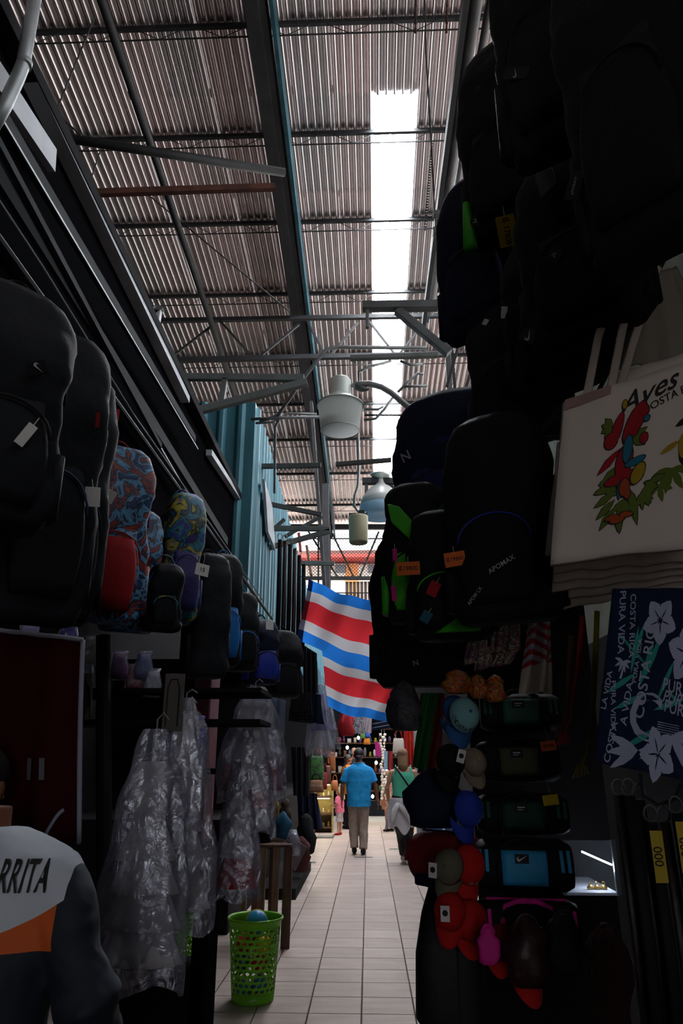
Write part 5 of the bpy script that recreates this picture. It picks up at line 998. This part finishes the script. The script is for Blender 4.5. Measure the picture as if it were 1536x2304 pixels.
MB().tube([PY(1308, 1916, 3.95) - o0, PY(1376, 1946, 3.95) - o0], .005, 6).build('strip_light', mat('strip_light', (.8, .88, 1), .5, emit=6), t)
l = bpy.data.lights.new('case_lamp', 'POINT'); l.energy = .6; l.color = (.8, .88, 1); l.shadow_soft_size = .02; lo = bpy.data.objects.new('case_lamp', l); COL.objects.link(lo); lo.location = PY(1345, 1950, 4.02)
gold = mat('gold', (.7, .45, .12), .3, .8)
for q, (x_, y_) in enumerate([(1328, 1998), (1342, 1994), (1358, 1999)]):
    t3 = thing('gold_trinket', ['gold trinket on the lit shelf, left of three', 'gold trinket on the lit shelf, middle of three', 'gold trinket on the lit shelf, right of three'][q], 'trinket', PY(x_, y_, 4.0), q, 'gold trinkets in the display case'); t3.location.z = o0.z + zc + .006; MB().lathe([(.001, 0), (.016, .002), (.018, .01), (.008, .02), (.001, .022)], n=16).build('trinket_body', gold, t3, smooth=True); MB().tube([(.009 * math.cos(a_), 0, .026 + .009 * math.sin(a_)) for a_ in [i * .63 for i in range(11)]], .002, 5).build('ring', gold, t3)
# ================================================================ people
def skinm(n, h): return mat(n, hexc(h), .55, 0, var=.08, scale=6)
sk1, sk2, sk3 = skinm('tan_skin', '9a6a54'), skinm('light_skin', 'c08d78'), skinm('brown_skin', '7a4a34')
hb, hbl = mat('black_hair', (.012, .010, .010), .5, bump=.6, scale=60), mat('dark_blond_hair', (.30, .17, .09), .5, var=.4, scale=30, bump=.5, stretch=(8, 8, 1))
poloB = fab('blue_polo_cloth', '0f86c4', .8, bump=.15, scale=14); khak = fab('khaki_trousers', '8c7a70', .85, bump=.2, scale=12)
def Hpx(ytop, yfoot, x_): p = PZ(x_, yfoot, 0); return PY(x_, ytop, p.y).z
Pm = PZ(808, 1922, 0); Hm = Hpx(1688, 1922, 808)
man = person('man seen from behind in a bright blue polo shirt and khaki trousers walking away', (Pm.x, Pm.y, 0), .03, Hm, sk3, hb, sh=.225, ch=.215, wa=.205, hp=.19, hk=1.08,
    arms=[((-.29, -.02, 1.10), (-.30, .08, .86)), ((.30, -.01, 1.10), (.33, .04, .85))], legs=[((-.10, .04, .50), (-.085, -.02, .09)), ((.08, .02, .50), (.065, -.10, .08))],
    shirt=(poloB, .75, .76, .02), pants=(khak, .085, .07, .97), shoes=blk, hair='short')
MB().tube([(.085 * math.cos(a_), .005 + .07 * math.sin(a_), 1.478) for a_ in [2 * math.pi * i / 20 for i in range(21)]], .013, 8).build('collar', fab('collar_blue', '2fa0dc', .8), man, smooth=True)
Pw = PZ(912, 1944, 0); Hw = Hpx(1688, 1944, 910)
tealt = fab('teal_tank_cloth', '4fb596', .85, bump=.12, scale=14)
wom = person('woman from behind in a teal tank top with a white shirt tied round her waist', (Pw.x, Pw.y, 0), -.02, Hw, sk2, hbl, sh=.20, ch=.185, wa=.175, hp=.19,
    arms=[((-.27, .0, 1.12), (-.25, .12, .92)), ((.27, .0, 1.12), (.27, .10, .90))], legs=[((-.07, .05, .50), (-.03, .12, .10)), ((.07, .0, .50), (.035, -.06, .08))],
    shirt=None, pants=(mat('black_leggings', (.012, .012, .014), .7), .08, .055, .95), shoes=mat('white_shoe', (.6, .58, .56), .6), hair='long')
tk = MB(); tk.loft([(0, 0, .98, .182, .135), (0, 0, 1.06, .180, .135), (0, .005, 1.18, .188, .138), (0, .012, 1.30, .192, .142), (0, .012, 1.36, .165, .125)], 28, .85)
for s_ in (-1, 1): tk.tube([(s_ * .12, -.09, 1.33), (s_ * .125, -.07, 1.42), (s_ * .12, .02, 1.46), (s_ * .12, .10, 1.38)], .026, 10, .5, ref=(0, 1, 0))
tk.build('tank_top', tealt, wom, remesh=.010, smoothmod=4)
MB().tube([(-.13, -.10, 1.44), (-.04, -.16, 1.32), (.08, -.165, 1.15), (.16, -.14, 1.0)], .014, 8, .4, ref=(0, 1, 0)).build('bag_strap', blk, wom, smooth=True)
ws = MB()
def skirt(u, v):
    a_ = u * 6.283; r = .205 + .10 * v ** .8; f = 1 + .05 * math.sin(a_ * 6 + v * 4) * v + .03 * math.sin(a_ * 11 + 2) * v; hem = .07 * math.sin(a_ * 3 + .5) + .05 * math.sin(a_ * 7)
    return Vector((r * f * math.cos(a_), .74 * r * f * math.sin(a_) - .02 * v, .97 - (.42 + hem) * v))
ws.grid(skirt, 96, 20); ws.build('tied_shirt', fab('white_knit', 'bcb8bc', .85, bump=.3, scale=16), wom, smooth=True, solid=.012)
sl = MB(); sl.tube([(-.10, -.19, .90), (-.16, -.24, .78), (-.20, -.25, .66), (-.19, -.25, .60)], [.03, .045, .05, .03], 12, .5, ref=(0, 1, 0)); sl.tube([(.02, -.20, .86), (.08, -.26, .74), (.12, -.27, .62), (.10, -.27, .55)], [.03, .05, .05, .03], 12, .5, ref=(0, 1, 0)); sl.tube([(-.10, -.19, .88), (-.02, -.22, .80), (.06, -.23, .66)], [.03, .035, .02], 10, .5, ref=(0, 1, 0))
sl.build('tied_sleeves', M['white_knit'], wom, smooth=True)
# toddler
Pt = PZ(764, 1879, 0); Ht = Hpx(1777, 1879, 764)
kid = person('blonde toddler in a pink shirt and white patterned shorts standing at the lit shelves', (Pt.x, Pt.y, 0), 1.1, Ht, sk2, mat('blond_hair', (.55, .42, .22), .5, var=.3, scale=40, bump=.4), sh=.20, ch=.185, wa=.185, hp=.19, hk=1.45, nod=-.3,
    arms=[((-.26, .05, 1.12), (-.16, .24, 1.12)), ((.26, .02, 1.12), (.18, .22, 1.05))], legs=[((-.10, .0, .50), (-.11, .0, .08)), ((.10, .02, .50), (.10, .03, .08))],
    shirt=(fab('pink_shirt_cloth', 'f07a96', .85), .7, .84, .03), pants=(pattern('floral_shorts', ['c8c4c8', 'd8d4d4', '8a6a78', 'e0dcd8'], 20), .12, .12, -.0), shoes=redb, hair='long')
# man in orange shirt in profile, bald man, browsing woman
Po = PZ(782, 1866, 0); Ho = Hpx(1700, 1866, 776)
person('man in an orange tan T shirt turned right, half hidden by the man in blue', (Po.x - .0, Po.y, 0), -1.1, Ho, sk3, hb, sh=.21, ch=.19, wa=.175, hp=.175, arms=[((-.26, .0, 1.12), (-.25, .12, .90)), ((.26, .0, 1.12), (.22, .2, .95))], shirt=(fab('orange_tan_cloth', 'a8641e', .85), .8, .80, .02), pants=(blk, .085, .07, .97), shoes=blk, hair='short')
Pb_ = PZ(806, 1858, 0); Hb2 = Hpx(1684, 1858, 800)
bald = person('bald man facing the far stalls, mostly hidden behind the man in blue', (PY(797, 1858, Pb_.y).x, Pb_.y + .2, 0), .2, Hb2, sk2, hb, sh=.21, shirt=(fab('black_tee', '101012', .85), .7, .8, .02), pants=(blk2, .085, .07, .97), shoes=blk, hair=None)
Pc = PZ(872, 1872, 0); Hc = Hpx(1735, 1872, 878)
person('girl in a floral peach dress mostly hidden left of the woman in teal', (Pc.x + .05, Pc.y + .1, 0), .6, Hc, sk2, hbl, sh=.19, ch=.17, wa=.18, hp=.20, shirt=(pattern('peach_floral', ['a87858', 'd0a888', '8a3a40', 'e0c0a0'], 14), .5, .62, .04), pants=None, shoes=blk, hair='long')
# person in the sports shirt at the left edge
Z0 = 1.95; ps = PY(-32, 1875, 1.95); sx0 = ps.x
H5 = (ps.z) / 1.46 * 1.70
jm = bpy.data.materials.new('yoke_shirt'); jm.use_nodes = True; n = jm.node_tree; bs = n.nodes['Principled BSDF']; bs.inputs['Roughness'].default_value = .75
tc_ = n.nodes.new('ShaderNodeTexCoord'); sp = n.nodes.new('ShaderNodeSeparateXYZ'); n.links.new(tc_.outputs['Object'], sp.inputs[0])
def mth(op, a_, b_=None):
    q = n.nodes.new('ShaderNodeMath'); q.operation = op
    for i, v in enumerate((a_, b_)):
        if v is None: continue
        if isinstance(v, (int, float)): q.inputs[i].default_value = v
        else: n.links.new(v, q.inputs[i])
    return q.outputs[0]
ax = mth('ABSOLUTE', sp.outputs['X']); x2 = mth('MULTIPLY', ax, ax); edge = mth('ADD', mth('MULTIPLY', x2, 1.2), 1.225)
isw = mth('MULTIPLY', mth('GREATER_THAN', sp.outputs['Z'], edge), mth('LESS_THAN', ax, .275)); iso = mth('MULTIPLY', mth('GREATER_THAN', sp.outputs['Z'], 1.205), mth('LESS_THAN', ax, .262))
m1 = n.nodes.new('ShaderNodeMix'); m1.data_type = 'RGBA'; m1.inputs[6].default_value = (.012, .018, .032, 1); m1.inputs[7].default_value = (.75, .13, .02, 1); n.links.new(iso, m1.inputs[0])
m2 = n.nodes.new('ShaderNodeMix'); m2.data_type = 'RGBA'; m2.inputs[7].default_value = (.68, .72, .80, 1); n.links.new(isw, m2.inputs[0]); n.links.new(m1.outputs[2], m2.inputs[6]); n.links.new(m2.outputs[2], bs.inputs['Base Color'])
jp = person('person at the left edge in a white yoked sports shirt lettered ARRITA', (sx0, Z0, 0), -.05, H5, sk3, hb, sh=.245, ch=.215, wa=.195, hp=.19, arms=[((-.31, -.02, 1.12), (-.30, .14, .95)), ((.34, -.03, 1.10), (.30, .14, .90))],
    shirt=(jm, 1.9, .74, .03), pants=(blk, .09, .075, .97), shoes=blk, hair='short', nod=-.45, hx=-.14)
shirt = [c for c in jp.children if c.name.startswith('shirt')][0]
decal(shirt, jp, 'shirt_lettering', inkm, (.165, -.2, 1.37), (1, 0, -.04), (0, 0, 1), words=[('ARRITA', .040, 0, 0)], off=.014, ky=2.6)
# ================================================================ far market
def handbag(label, x_, y_, Y, wpx, hpx, m, hm=None, group='bags hung in the far left stalls', name='handbag', cat='bag'):
    k = span(1, x_, y_, Y); t = thing(name, label, cat, PY(x_, y_ + hpx / 2, Y), random.uniform(-.3, .3), group); W_, H_ = wpx * k, hpx * k
    MB().loft([(0, 0, 0, W_ * .46, .05), (0, 0, H_ * .15, W_ * .5, .06), (0, 0, H_ * .9, W_ * .42, .04), (0, 0, H_, W_ * .38, .015)], 18, .6).build('bag_body', m, t, smooth=True)
    MB().tube([(W_ * .3 * math.cos(a_), 0, H_ + H_ * .5 * math.sin(a_)) for a_ in [math.pi * i / 10 for i in range(11)]], .010, 6).build('handle', hm or m, t, smooth=True); return t, W_, H_
leath = fab('tan_leather', '9a5a30', .5); leath2 = fab('brown_leather_bag', '5a2c1c', .5)
t, W_, H_ = handbag('green bag with leaf pattern and pale straps in the left stalls before the toddler', 712, 1732, 12, 34, 56, pattern('green_leaf_print', ['16301a', '3f7030', '20402a', '6a8a4a'], 9), cream)
t, W_, H_ = handbag('flat woven basket bag lettered COSTA RICA under the green one', 711, 1770, 11.8, 34, 26, fab('straw', '8a6048', .9, bump=.5, scale=40), blk)
decal(t.children[0], t, 'writing', mat('print_pale', (.5, .46, .4), .8), (0, -.2, H_ * .55), (1, 0, 0), (0, 0, 1), words=[('COSTA RICA', W_ * .15, 0, 0)])
handbag('tan leather bag hanging high behind the woven basket bag', 748, 1715, 15, 14, 40, leath); handbag('brown leather bag beside the tan one', 738, 1745, 14.5, 14, 40, leath2); handbag('small tan leather bag low above the toddler', 753, 1768, 15.5, 15, 22, leath)
handbag('reddish brown beaded bag between leather bags', 730, 1758, 14, 12, 36, maroon); handbag('long tan leather bag with dark strap, right of the others', 742, 1705, 16, 10, 30, leath, blk)
hung('dark_tshirt', 'black T shirts with small faded prints on the left, under the polka dot bag', 'shirt', ((655, 1680), (694, 1680), (660, 1790), (696, 1790)), 10.5, blk, folds=3, amp=.03)
hung('dark_dress', 'navy dress with small red line near the hem in the left stalls', 'dress', ((668, 1780), (712, 1785), (672, 1872), (725, 1865)), 11, navy, folds=3, amp=.04)
hung('polka_dot_bag', 'dark polka dotted bag hanging above the black T shirts', 'bag', ((655, 1560), (700, 1560), (650, 1622), (702, 1628)), 8.2, None or blk, folds=1, amp=.01, th=.05)
pd = bpy.data.objects['polka_dot_bag']; mb = MB(); o0 = pd.location
for i in range(7):
    for j in range(3):
        c_ = PY(659 + 6.4 * i + (3 if j % 2 else 0), 1604 + 8 * j - i * .3, 8.12) - o0; mb.lathe([(.001, 0), (.011, 0)], c_, 8, (0, 1, 0))
o = mb.build('polka_dots', mat('dot_white', (.5, .5, .52), .8), pd); o['kind'] = 'stuff'
hung('navy_bag', 'plain navy bag hanging right of the polka dotted one', 'bag', ((700, 1555), (720, 1565), (698, 1625), (728, 1630)), 8.4, navy, folds=1, amp=.01, th=.06)
hung('black_garment', 'black glittery garment hanging under the upper flag', 'clothes', ((680, 1450), (712, 1470), (684, 1560), (716, 1560)), 8.3, blk2, folds=3, amp=.03)
wrapped('lilac and white dress in clear plastic left below the lower flag', (690, 1540, 755, 1700), 9.5, 2, (fab('lilac_cloth', '6a5aa0', .8), wht), group='plastic wrapped clothes below the flags', seed=8)
hung('plastic_sheet', 'long clear plastic cover hanging beside the lower flag edge', 'cover', ((712, 1500), (735, 1530), (735, 1690), (768, 1685)), 9.3, plm, folds=2, amp=.04, th=.0)
lump('red and navy wrapped cloth hanging just below the lower flag', 'clothes', 778, 1628, 11, 18, 28, redb, 'red_cloth_bundle', group='goods below the flags')
hung('geometric_cloth', 'white cloth with dark ring pattern below the lower flag', 'cloth', ((795, 1610), (820, 1612), (796, 1650), (818, 1652)), 14, pattern('ring_print', ['202028', 'b0a8b0', '30303c', 'c0b8c0'], 22), folds=1)
hung('pale_cloth', 'pale pink and grey cloth right of the ring patterned one', 'cloth', ((820, 1612), (836, 1614), (820, 1648), (835, 1650)), 14.2, fab('pale_pink_cloth', 'a89aa4', .9), folds=1)
hung('banner', 'dark blue banner with slanted grey stripes below the lower flag', 'banner', ((838, 1618), (892, 1608), (838, 1645), (892, 1635)), 12, [navy, mat('banner_grey', (.3, .32, .4), .8)], folds=.5, mi=lambda u, v: 1 if .35 < v < .45 or .7 < v < .78 else 0, nu=10, nv=30)
# lit shelves on the left
shm = mat('yellow_wood_shelf', (.42, .33, .12), .6, var=.3); YS = 16.2
ol = PZ(722, 1874, 0); YS = ol.y; p0, p1 = PY(706, 1874, YS), PY(747, 1765, YS); t = thing('display_shelf', 'yellow wooden shelf unit with lit glass shelves left of the toddler', 'shelf', ((p0.x + p1.x) / 2, YS + .2, 0)); W_ = p1.x - p0.x; H_ = PY(720, 1762, YS).z
MB().box((0, .2, H_ / 2), (W_, .03, H_)).build('back_board', shm, t); 
for s_ in (-1, 1): MB().box((s_ * W_ / 2, 0, H_ / 2), (.03, .4, H_)).build('side_board', shm, t, bevel=.004)
sz_ = [PY(720, y_, YS).z for y_ in (1793, 1832, 1862)]
for z_ in sz_ + [H_]: MB().box((0, 0, z_), (W_, .42, .03)).build('shelf_board', mat('brown_shelf', (.14, .07, .04), .6), t)
for z_ in (H_ - .04, sz_[0] - .04):
    MB().box((0, -.10, z_), (W_ * .7, .03, .012)).build('light_tube', mat('warm_tube', (1, .9, .55), .5, emit=7), t)
    l = bpy.data.lights.new('shelf_lamp', 'POINT'); l.energy = 1.2; l.color = (1, .9, .55); l.shadow_soft_size = .04; lo = bpy.data.objects.new('shelf_lamp', l); COL.objects.link(lo); lo.location = (t.location.x, YS + .0, z_ - .05)
rq = random.Random(9); names = ['white ceramic figure', 'dark carved figure', 'gold coloured cup', 'brown wooden bowl']
for j, z_ in enumerate(sz_):
    for i in range(3):
        t4 = thing('souvenir', ['left', 'middle', 'right'][i] + ' souvenir on the ' + ['upper', 'middle', 'lower'][j] + ' board of the lit yellow shelf', 'souvenir', (t.location.x + (i - 1) * W_ * .3, YS + .12, z_ + .016), 0, 'souvenirs on the lit yellow shelf'); h_ = rq.uniform(.06, .12); c = rq.choice([(.6, .55, .4), (.1, .05, .03), (.5, .35, .1)])
        MB().lathe([(.001, 0), (.03, 0), (.035, h_ * .3), (.015, h_ * .6), (.025, h_ * .8), (.001, h_)], n=12).build('souvenir_body', mat('souvenir_%d' % int(c[0] * 10), c, .4), t4, smooth=True)
t, a_, b2 = lump('tan hanging lampshade above the woven basket bag', 'lampshade', 728, 1688, 13, 15, 10, fab('terracotta', '9a5a40', .8), 'hanging_lampshade', group=None)
# tray on the floor
p = PZ(727, 1884, 0); t = thing('metal_tray', 'shiny metal tray on the tiles left of the toddler', 'tray', (p.x, p.y, .002)); k = span(1, 727, 1884, p.y); MB().box((0, 0, .015), (46 * k, .35, .02)).build('tray_base', co, t, bevel=.005)
for s_ in (-1, 1): MB().tube([(s_ * 22 * k, -.17, .04), (s_ * 22 * k, .17, .04)], .01, 6).build('rim', co, t)
# far end: step, counter, shelves full of crafts
p = PZ(830, 1858, 0); stp = struct(MB().box((.2, p.y + 1.2, .04), (3.6, 2.4, .10)).build('trim_61', mat('pale_step_tile', (.62, .58, .50), .4)))
YF = p.y + 2.2
t = thing('craft_stall', 'dark shelving stall full of crafts closing the far end of the aisle', 'stall', (.2, YF, .09)); Zf = lambda y_: PY(830, y_, YF).z - .09
MB().box((0, .5, Zf(1600) / 2), (3.4, .05, Zf(1600))).build('back_board', dark, t)
for y_ in (1640, 1672, 1704, 1740, 1780): MB().box((0, .3, Zf(y_)), (3.3, .4, .03)).build('shelf_board', wood_d, t)
MB().box((-.1, .0, Zf(1800) / 2), (3.3, .35, Zf(1800))).build('counter', blk, t, bevel=.01)
cols = ['8c8478', 'b8b0a0', '2a2420', '6a3a20', '9a8a2a', '3a6a3a', '7a2030', 'c8c0b8', '28506a', 'a06030', '6a6a70', 'd0c8c0', '503a60']
k = span(1, 830, 1700, YF); ci = 0
CN = dict(zip(cols, 'grey beige black brown olive green maroon ivory blue tan slate white purple'.split())); ORD = 'first second third fourth fifth sixth seventh eighth ninth tenth eleventh twelfth thirteenth fourteenth fifteenth'.split()
pos = {0: 'top', 1: 'second', 2: 'third', 3: 'fourth', 4: 'lowest'}
for j, y_ in enumerate((1640, 1672, 1704, 1740, 1780)):
    for i in range(15):
        x_ = 752 + i * 11.5 + rq.uniform(-2, 2); c = rq.choice(cols); P_ = PY(x_, y_, YF + .2); h_ = rq.uniform(10, 22) * k; r = rq.uniform(3.2, 5.2) * k; kind = rq.choice(['vase', 'carved_box', 'mask'])
        t4 = thing({'vase': 'craft_vase', 'carved_box': 'craft_box', 'mask': 'craft_mask'}[kind], '%s %s on the %s shelf of the far stall, %s from the left' % (CN[c], kind.replace('_', ' '), pos[j], ORD[i]), 'craft', (P_.x, YF + .22, Zf(y_) + .09 + .016), 0, 'crafts on the %s shelf of the far stall' % pos[j]); m_ = mat('craft_' + c, hexc(c), .45)
        if kind == 'vase': MB().lathe([(.001, 0), (r * .6, 0), (r, h_ * .35), (r * .4, h_ * .7), (r * .6, h_), (.001, h_ * .98)], n=12).build('vase_body', m_, t4, smooth=True)
        elif kind == 'mask': MB().ell((0, 0, h_ / 2), (r, r * .5, h_ / 2), 12, 8).build('mask_face', m_, t4, smooth=True); MB().tube([(0, -r * .5, h_ * .6), (0, -r * .8, h_ * .4)], r * .15, 6).build('nose', m_, t4)
        else: MB().box((0, 0, h_ * .3), (r * 1.8, r * 1.4, h_ * .6)).build('box_body', m_, t4, bevel=.01); MB().box((0, 0, h_ * .64), (r * 1.9, r * 1.5, h_ * .08)).build('lid', m_, t4)
# strings of pale shells near the far area light
shl = mat('shell_white', (.85, .78, .70), .35)
for q, (x_, lb) in enumerate(((858, 'string of white shells hanging down the middle of the far aisle'), (864, 'second string of shells, slightly right and farther'))):
    Y = 17.0 + .5 * q; org = PY(x_, 1650, Y); t = thing('shell_string', lb, 'garland', org, 0, 'strings of shells'); zb = PY(x_, 1800, Y).z - org.z
    MB().tube([(0, 0, .1), (0, 0, zb)], .003, 4).build('cord', stringm, t); proto = None; nn = 22
    for i in range(nn):
        if proto is None: proto = MB().ell((0, 0, 0), (.035, .03, .04), 10, 8).build('shell', shl, t, smooth=True); o = proto
        else: o = link_copy(proto, t)
        o.location = (rq.uniform(-.03, .03), rq.uniform(-.02, .02), zb * (i + .5) / nn); o.rotation_euler = (rq.random() * 3, rq.random() * 3, 0); s_ = rq.uniform(.7, 1.3); o.scale = (s_, s_, s_)
# goods at the far right
hung('magenta_cloth', 'magenta cloth hanging left of the shell strings', 'cloth', ((843, 1670), (858, 1668), (845, 1702), (857, 1702)), 17.5, fab('magenta_cloth_m', 'a01a70', .8), folds=1)
handbag('small orange bag high at the far left of the shell strings', 825, 1668, 17, 16, 14, fab('orange_bag', 'd07a18', .7), group='small bags near the shell strings'); handbag('small blue bag above the orange one', 827, 1652, 17, 12, 14, fab('blue_bag', '2a50b0', .7), group='small bags near the shell strings'); handbag('small green and yellow bag left of the blue one', 816, 1655, 17, 12, 14, fab('green_bag', '5a8a40', .7), group='small bags near the shell strings')
handbag('white purse with dark band above the woman in teal', 897, 1680, 14.5, 28, 34, fab('white_purse', 'b8aca4', .6), redb, group='goods above the woman')
hung('red_drape', 'long red and orange drape hanging right of the woman', 'cloth', ((908, 1645), (930, 1640), (912, 1735), (936, 1740)), 13.5, fab('red_orange_drape', 'b02010', .8), folds=3, amp=.05)
hung('striped_scarf', 'blue and white narrow scarf hanging left of the woman in teal', 'scarf', ((864, 1690), (872, 1690), (864, 1732), (872, 1732)), 15.5, fab('scarf_blue', '7a9ab0', .8), folds=1); hung('red_scarf', 'dark red narrow scarf right of the blue and white one', 'scarf', ((874, 1690), (884, 1690), (874, 1735), (884, 1735)), 15.5, maroon, folds=1)
# blue counter with white posts on the right
p0 = PZ(945, 1900, 0); t = thing('blue_counter', 'blue panelled counter with white corner posts on the right beyond the woman', 'counter', (p0.x + .35, p0.y, 0)); H_ = PY(940, 1742, p0.y).z; k = span(1, 940, 1850, p0.y)
MB().box((0, .6, H_ / 2), (.66, 1.2, H_)).build('panel', mat('blue_panel', hexc('123a66'), .5), t, bevel=.005); MB().box((0, .6, H_ + .03), (.74, 1.3, .06)).build('counter_top', white_p, t, bevel=.004)
for dx in (-.33, .0): MB().box((dx + .12, -.03, H_ / 2), (.05, .05, H_)).build('corner_post', white_p, t, bevel=.003)
p1 = PY(935, 1640, 13); MB().box((p1.x, 13, (p1.z) / 2), (.08, .08, p1.z)).build('post', white_p, wr)
# area lights without fixtures, set over the far stalls
l = area('far_area_light', (PY(850, 1600, 18).x, 18.2, 2.6), .8, .8, 26, (1, .93, .82))
l2 = area('left_area_light', (PY(740, 1640, 15).x, 15.2, 2.5), .5, .5, 8, (1, .9, .75))
# unseen wall added behind the camera to block light, its opening lets some in
q = MB(); q.box((-4.6, -5, 5.5), (7, .1, 11)); q.box((4.6, -5, 5.5), (7, .1, 11)); q.box((-.85, -5, 5.5), (.7, .1, 11)); q.box((0, -5, 7.2), (2.4, .1, 7.6)); q.build('rear_light_block', dark, wr)

# far bulbs
for q, (x_, y_) in enumerate([(781, 1682), (846, 1716), (838, 1792), (869, 1733), (806, 1660)]):
    p = PY(x_, y_, YF - .1); t = thing('light_bulb', 'small glowing bulb at the far crafts, ' + ['leftmost, high beside the bald man', 'behind the shoulder of the man in blue', 'low between man and woman', 'beside the shell string', 'highest, under the flag'][q], 'bulb', p, 0, 'bulbs at the far end'); MB().ell((0, 0, 0), (.04, .04, .05), 12, 8).build('globe', mat('bulb_glow', (1, .96, .88), .4, emit=9), t, smooth=True); MB().tube([(0, 0, .045), (0, 0, .12)], .015, 8).build('socket', steel, t)
# ================================================================ price cards and sewn patches, fixed to the surface they hang on
bpy.context.view_layer.update(); dgx = bpy.context.evaluated_depsgraph_get()
PATCH = [  # px, py, width px, height px, kind, material, text, turn, facing (0 flat on cloth .. 1 hanging free)
 (1140, 520, 40, 66, 'price_tag', tagy, '₡ 17800', -1.5, .8), (918, 1279, 52, 29, 'price_tag', tago, '₡19800', 0, .9), (1023, 1258, 46, 32, 'price_tag', tago, '₡19800', .1, .9),
 (1160, 165, 26, 66, 'logo_patch', inkm, 'swoosh', 1.0, .2), (1292, 418, 58, 46, 'logo_patch', inkm, 'JANSAY', .9, .2), (1072, 495, 26, 32, 'logo_patch', inkm, 'W', .8, .2), (1247, 573, 32, 36, 'logo_patch', inkm, 'JR', .7, .2), (1190, 755, 32, 36, 'logo_patch', inkm, 'swoosh', .8, .2),
 (1229, 411, 40, 50, 'blank_card', mat('dim_card', (.30, .28, .30), .8), None, .1, .8), (1134, 703, 16, 26, 'care_tag', tagw, None, -.5, .6), (913, 1028, 20, 30, 'logo_mark', None, 'N', .3, .1),
 (1128, 1270, 60, 20, 'logo_mark', None, 'APOMAX', .45, .1), (1068, 1341, 50, 18, 'logo_mark', None, 'APOM LX', .8, .1), (935, 1492, 24, 16, 'logo_mark', None, 'N', .2, .1),
 (84, 828, 30, 44, 'logo_patch', blk, 'swoosh', -1.0, .3), (58, 978, 22, 56, 'hang_tag', tagw, None, -.45, .6), (208, 1118, 34, 44, 'hang_tag', tagw, None, .15, .7), (244, 1116, 28, 30, 'hang_tag', tagw, None, -.35, .7), (219, 945, 8, 34, 'side_label', redn, None, .1, .6),
 (888, 1250, 10, 30, 'luggage_tag', pink, None, 0, .6), (886, 1335, 11, 34, 'luggage_tag', pink, None, 0, .6), (975, 1325, 24, 34, 'luggage_tag', redb, None, -.5, .6), (958, 1388, 22, 26, 'luggage_tag', mat('dull_blue_tag', hexc('1c5a70'), .7), None, -.6, .6)]
hits = []
for q in PATCH:
    d_ = ray(q[0], q[1]).normalized(); r_ = scn.ray_cast(dgx, EYE, d_); hits.append((q, d_, r_))
for (px_, py_2, w_, h_, kind, m_, txt, turn, free), d_, (ok, loc, nor, idx, ob, _) in hits:
    if not ok: continue
    root = ob
    while root.parent is not None: root = root.parent
    if root.type != 'EMPTY' or root.get('kind') == 'structure' or 'bag' not in root.name + str(root.get('category')) and 'pack' not in root.name: continue
    if nor.dot(d_) > 0: nor = -nor
    z_ = (nor.lerp(-d_, free)).normalized(); k = depth(loc) / F; ux = Vector((0, 0, 1)).cross(z_).normalized(); uy = z_.cross(ux)
    x_ = ux * math.cos(turn) + uy * math.sin(turn); fr = frame(loc - d_ * (.012 + (.05 if kind == 'price_tag' else .02) * free), x_, z_.cross(x_)); W_, H_ = w_ * k, h_ * k
    if kind == 'price_tag' and abs(turn) > 1.2: W_, H_ = H_, W_
    inv = world_of(root).inverted() @ fr
    if kind == 'logo_mark': o = bpy.data.objects.new(kind, None); mb = MB(); textmb(mb, txt, min(W_ / (.62 * len(txt)), H_ * 1.1), lambda a_, b2, c_: Vector((a_, b2, .002))); o = mb.build(kind, mat('logo_grey', (.42, .43, .46), .6), root); o.matrix_local = inv; continue
    o = MB().box((0, 0, 0), (W_, H_, .003)).build(kind, m_, root, bevel=.001); o.matrix_local = inv
    if txt:
        mb = MB()
        if txt == 'swoosh': mb.prism([(a_ * W_ * .85, b2 * W_ * .85) for a_, b2 in SWOOSH], .001, Matrix.Translation((0, 0, .0016)))
        else: textmb(mb, txt, W_ * (.26 if kind == 'price_tag' else 1.3 / (len(txt) + 1)), lambda a_, b2, c_: Vector((a_, b2, .0022)))
        mb.build('writing' if kind == 'price_tag' else 'logo', inkm if kind == 'price_tag' else mat('logo_grey', (.42, .43, .46), .6), o)
    if kind in ('price_tag', 'hang_tag', 'luggage_tag'): MB().tube([(0, H_ * .4, .002) if abs(turn) < 1.2 else (-W_ * .45, 0, .002), (0, H_ * .9, -.01) if abs(turn) < 1.2 else (-W_ * .8, 0, -.01)], .0012, 4).build('string', stringm, o)
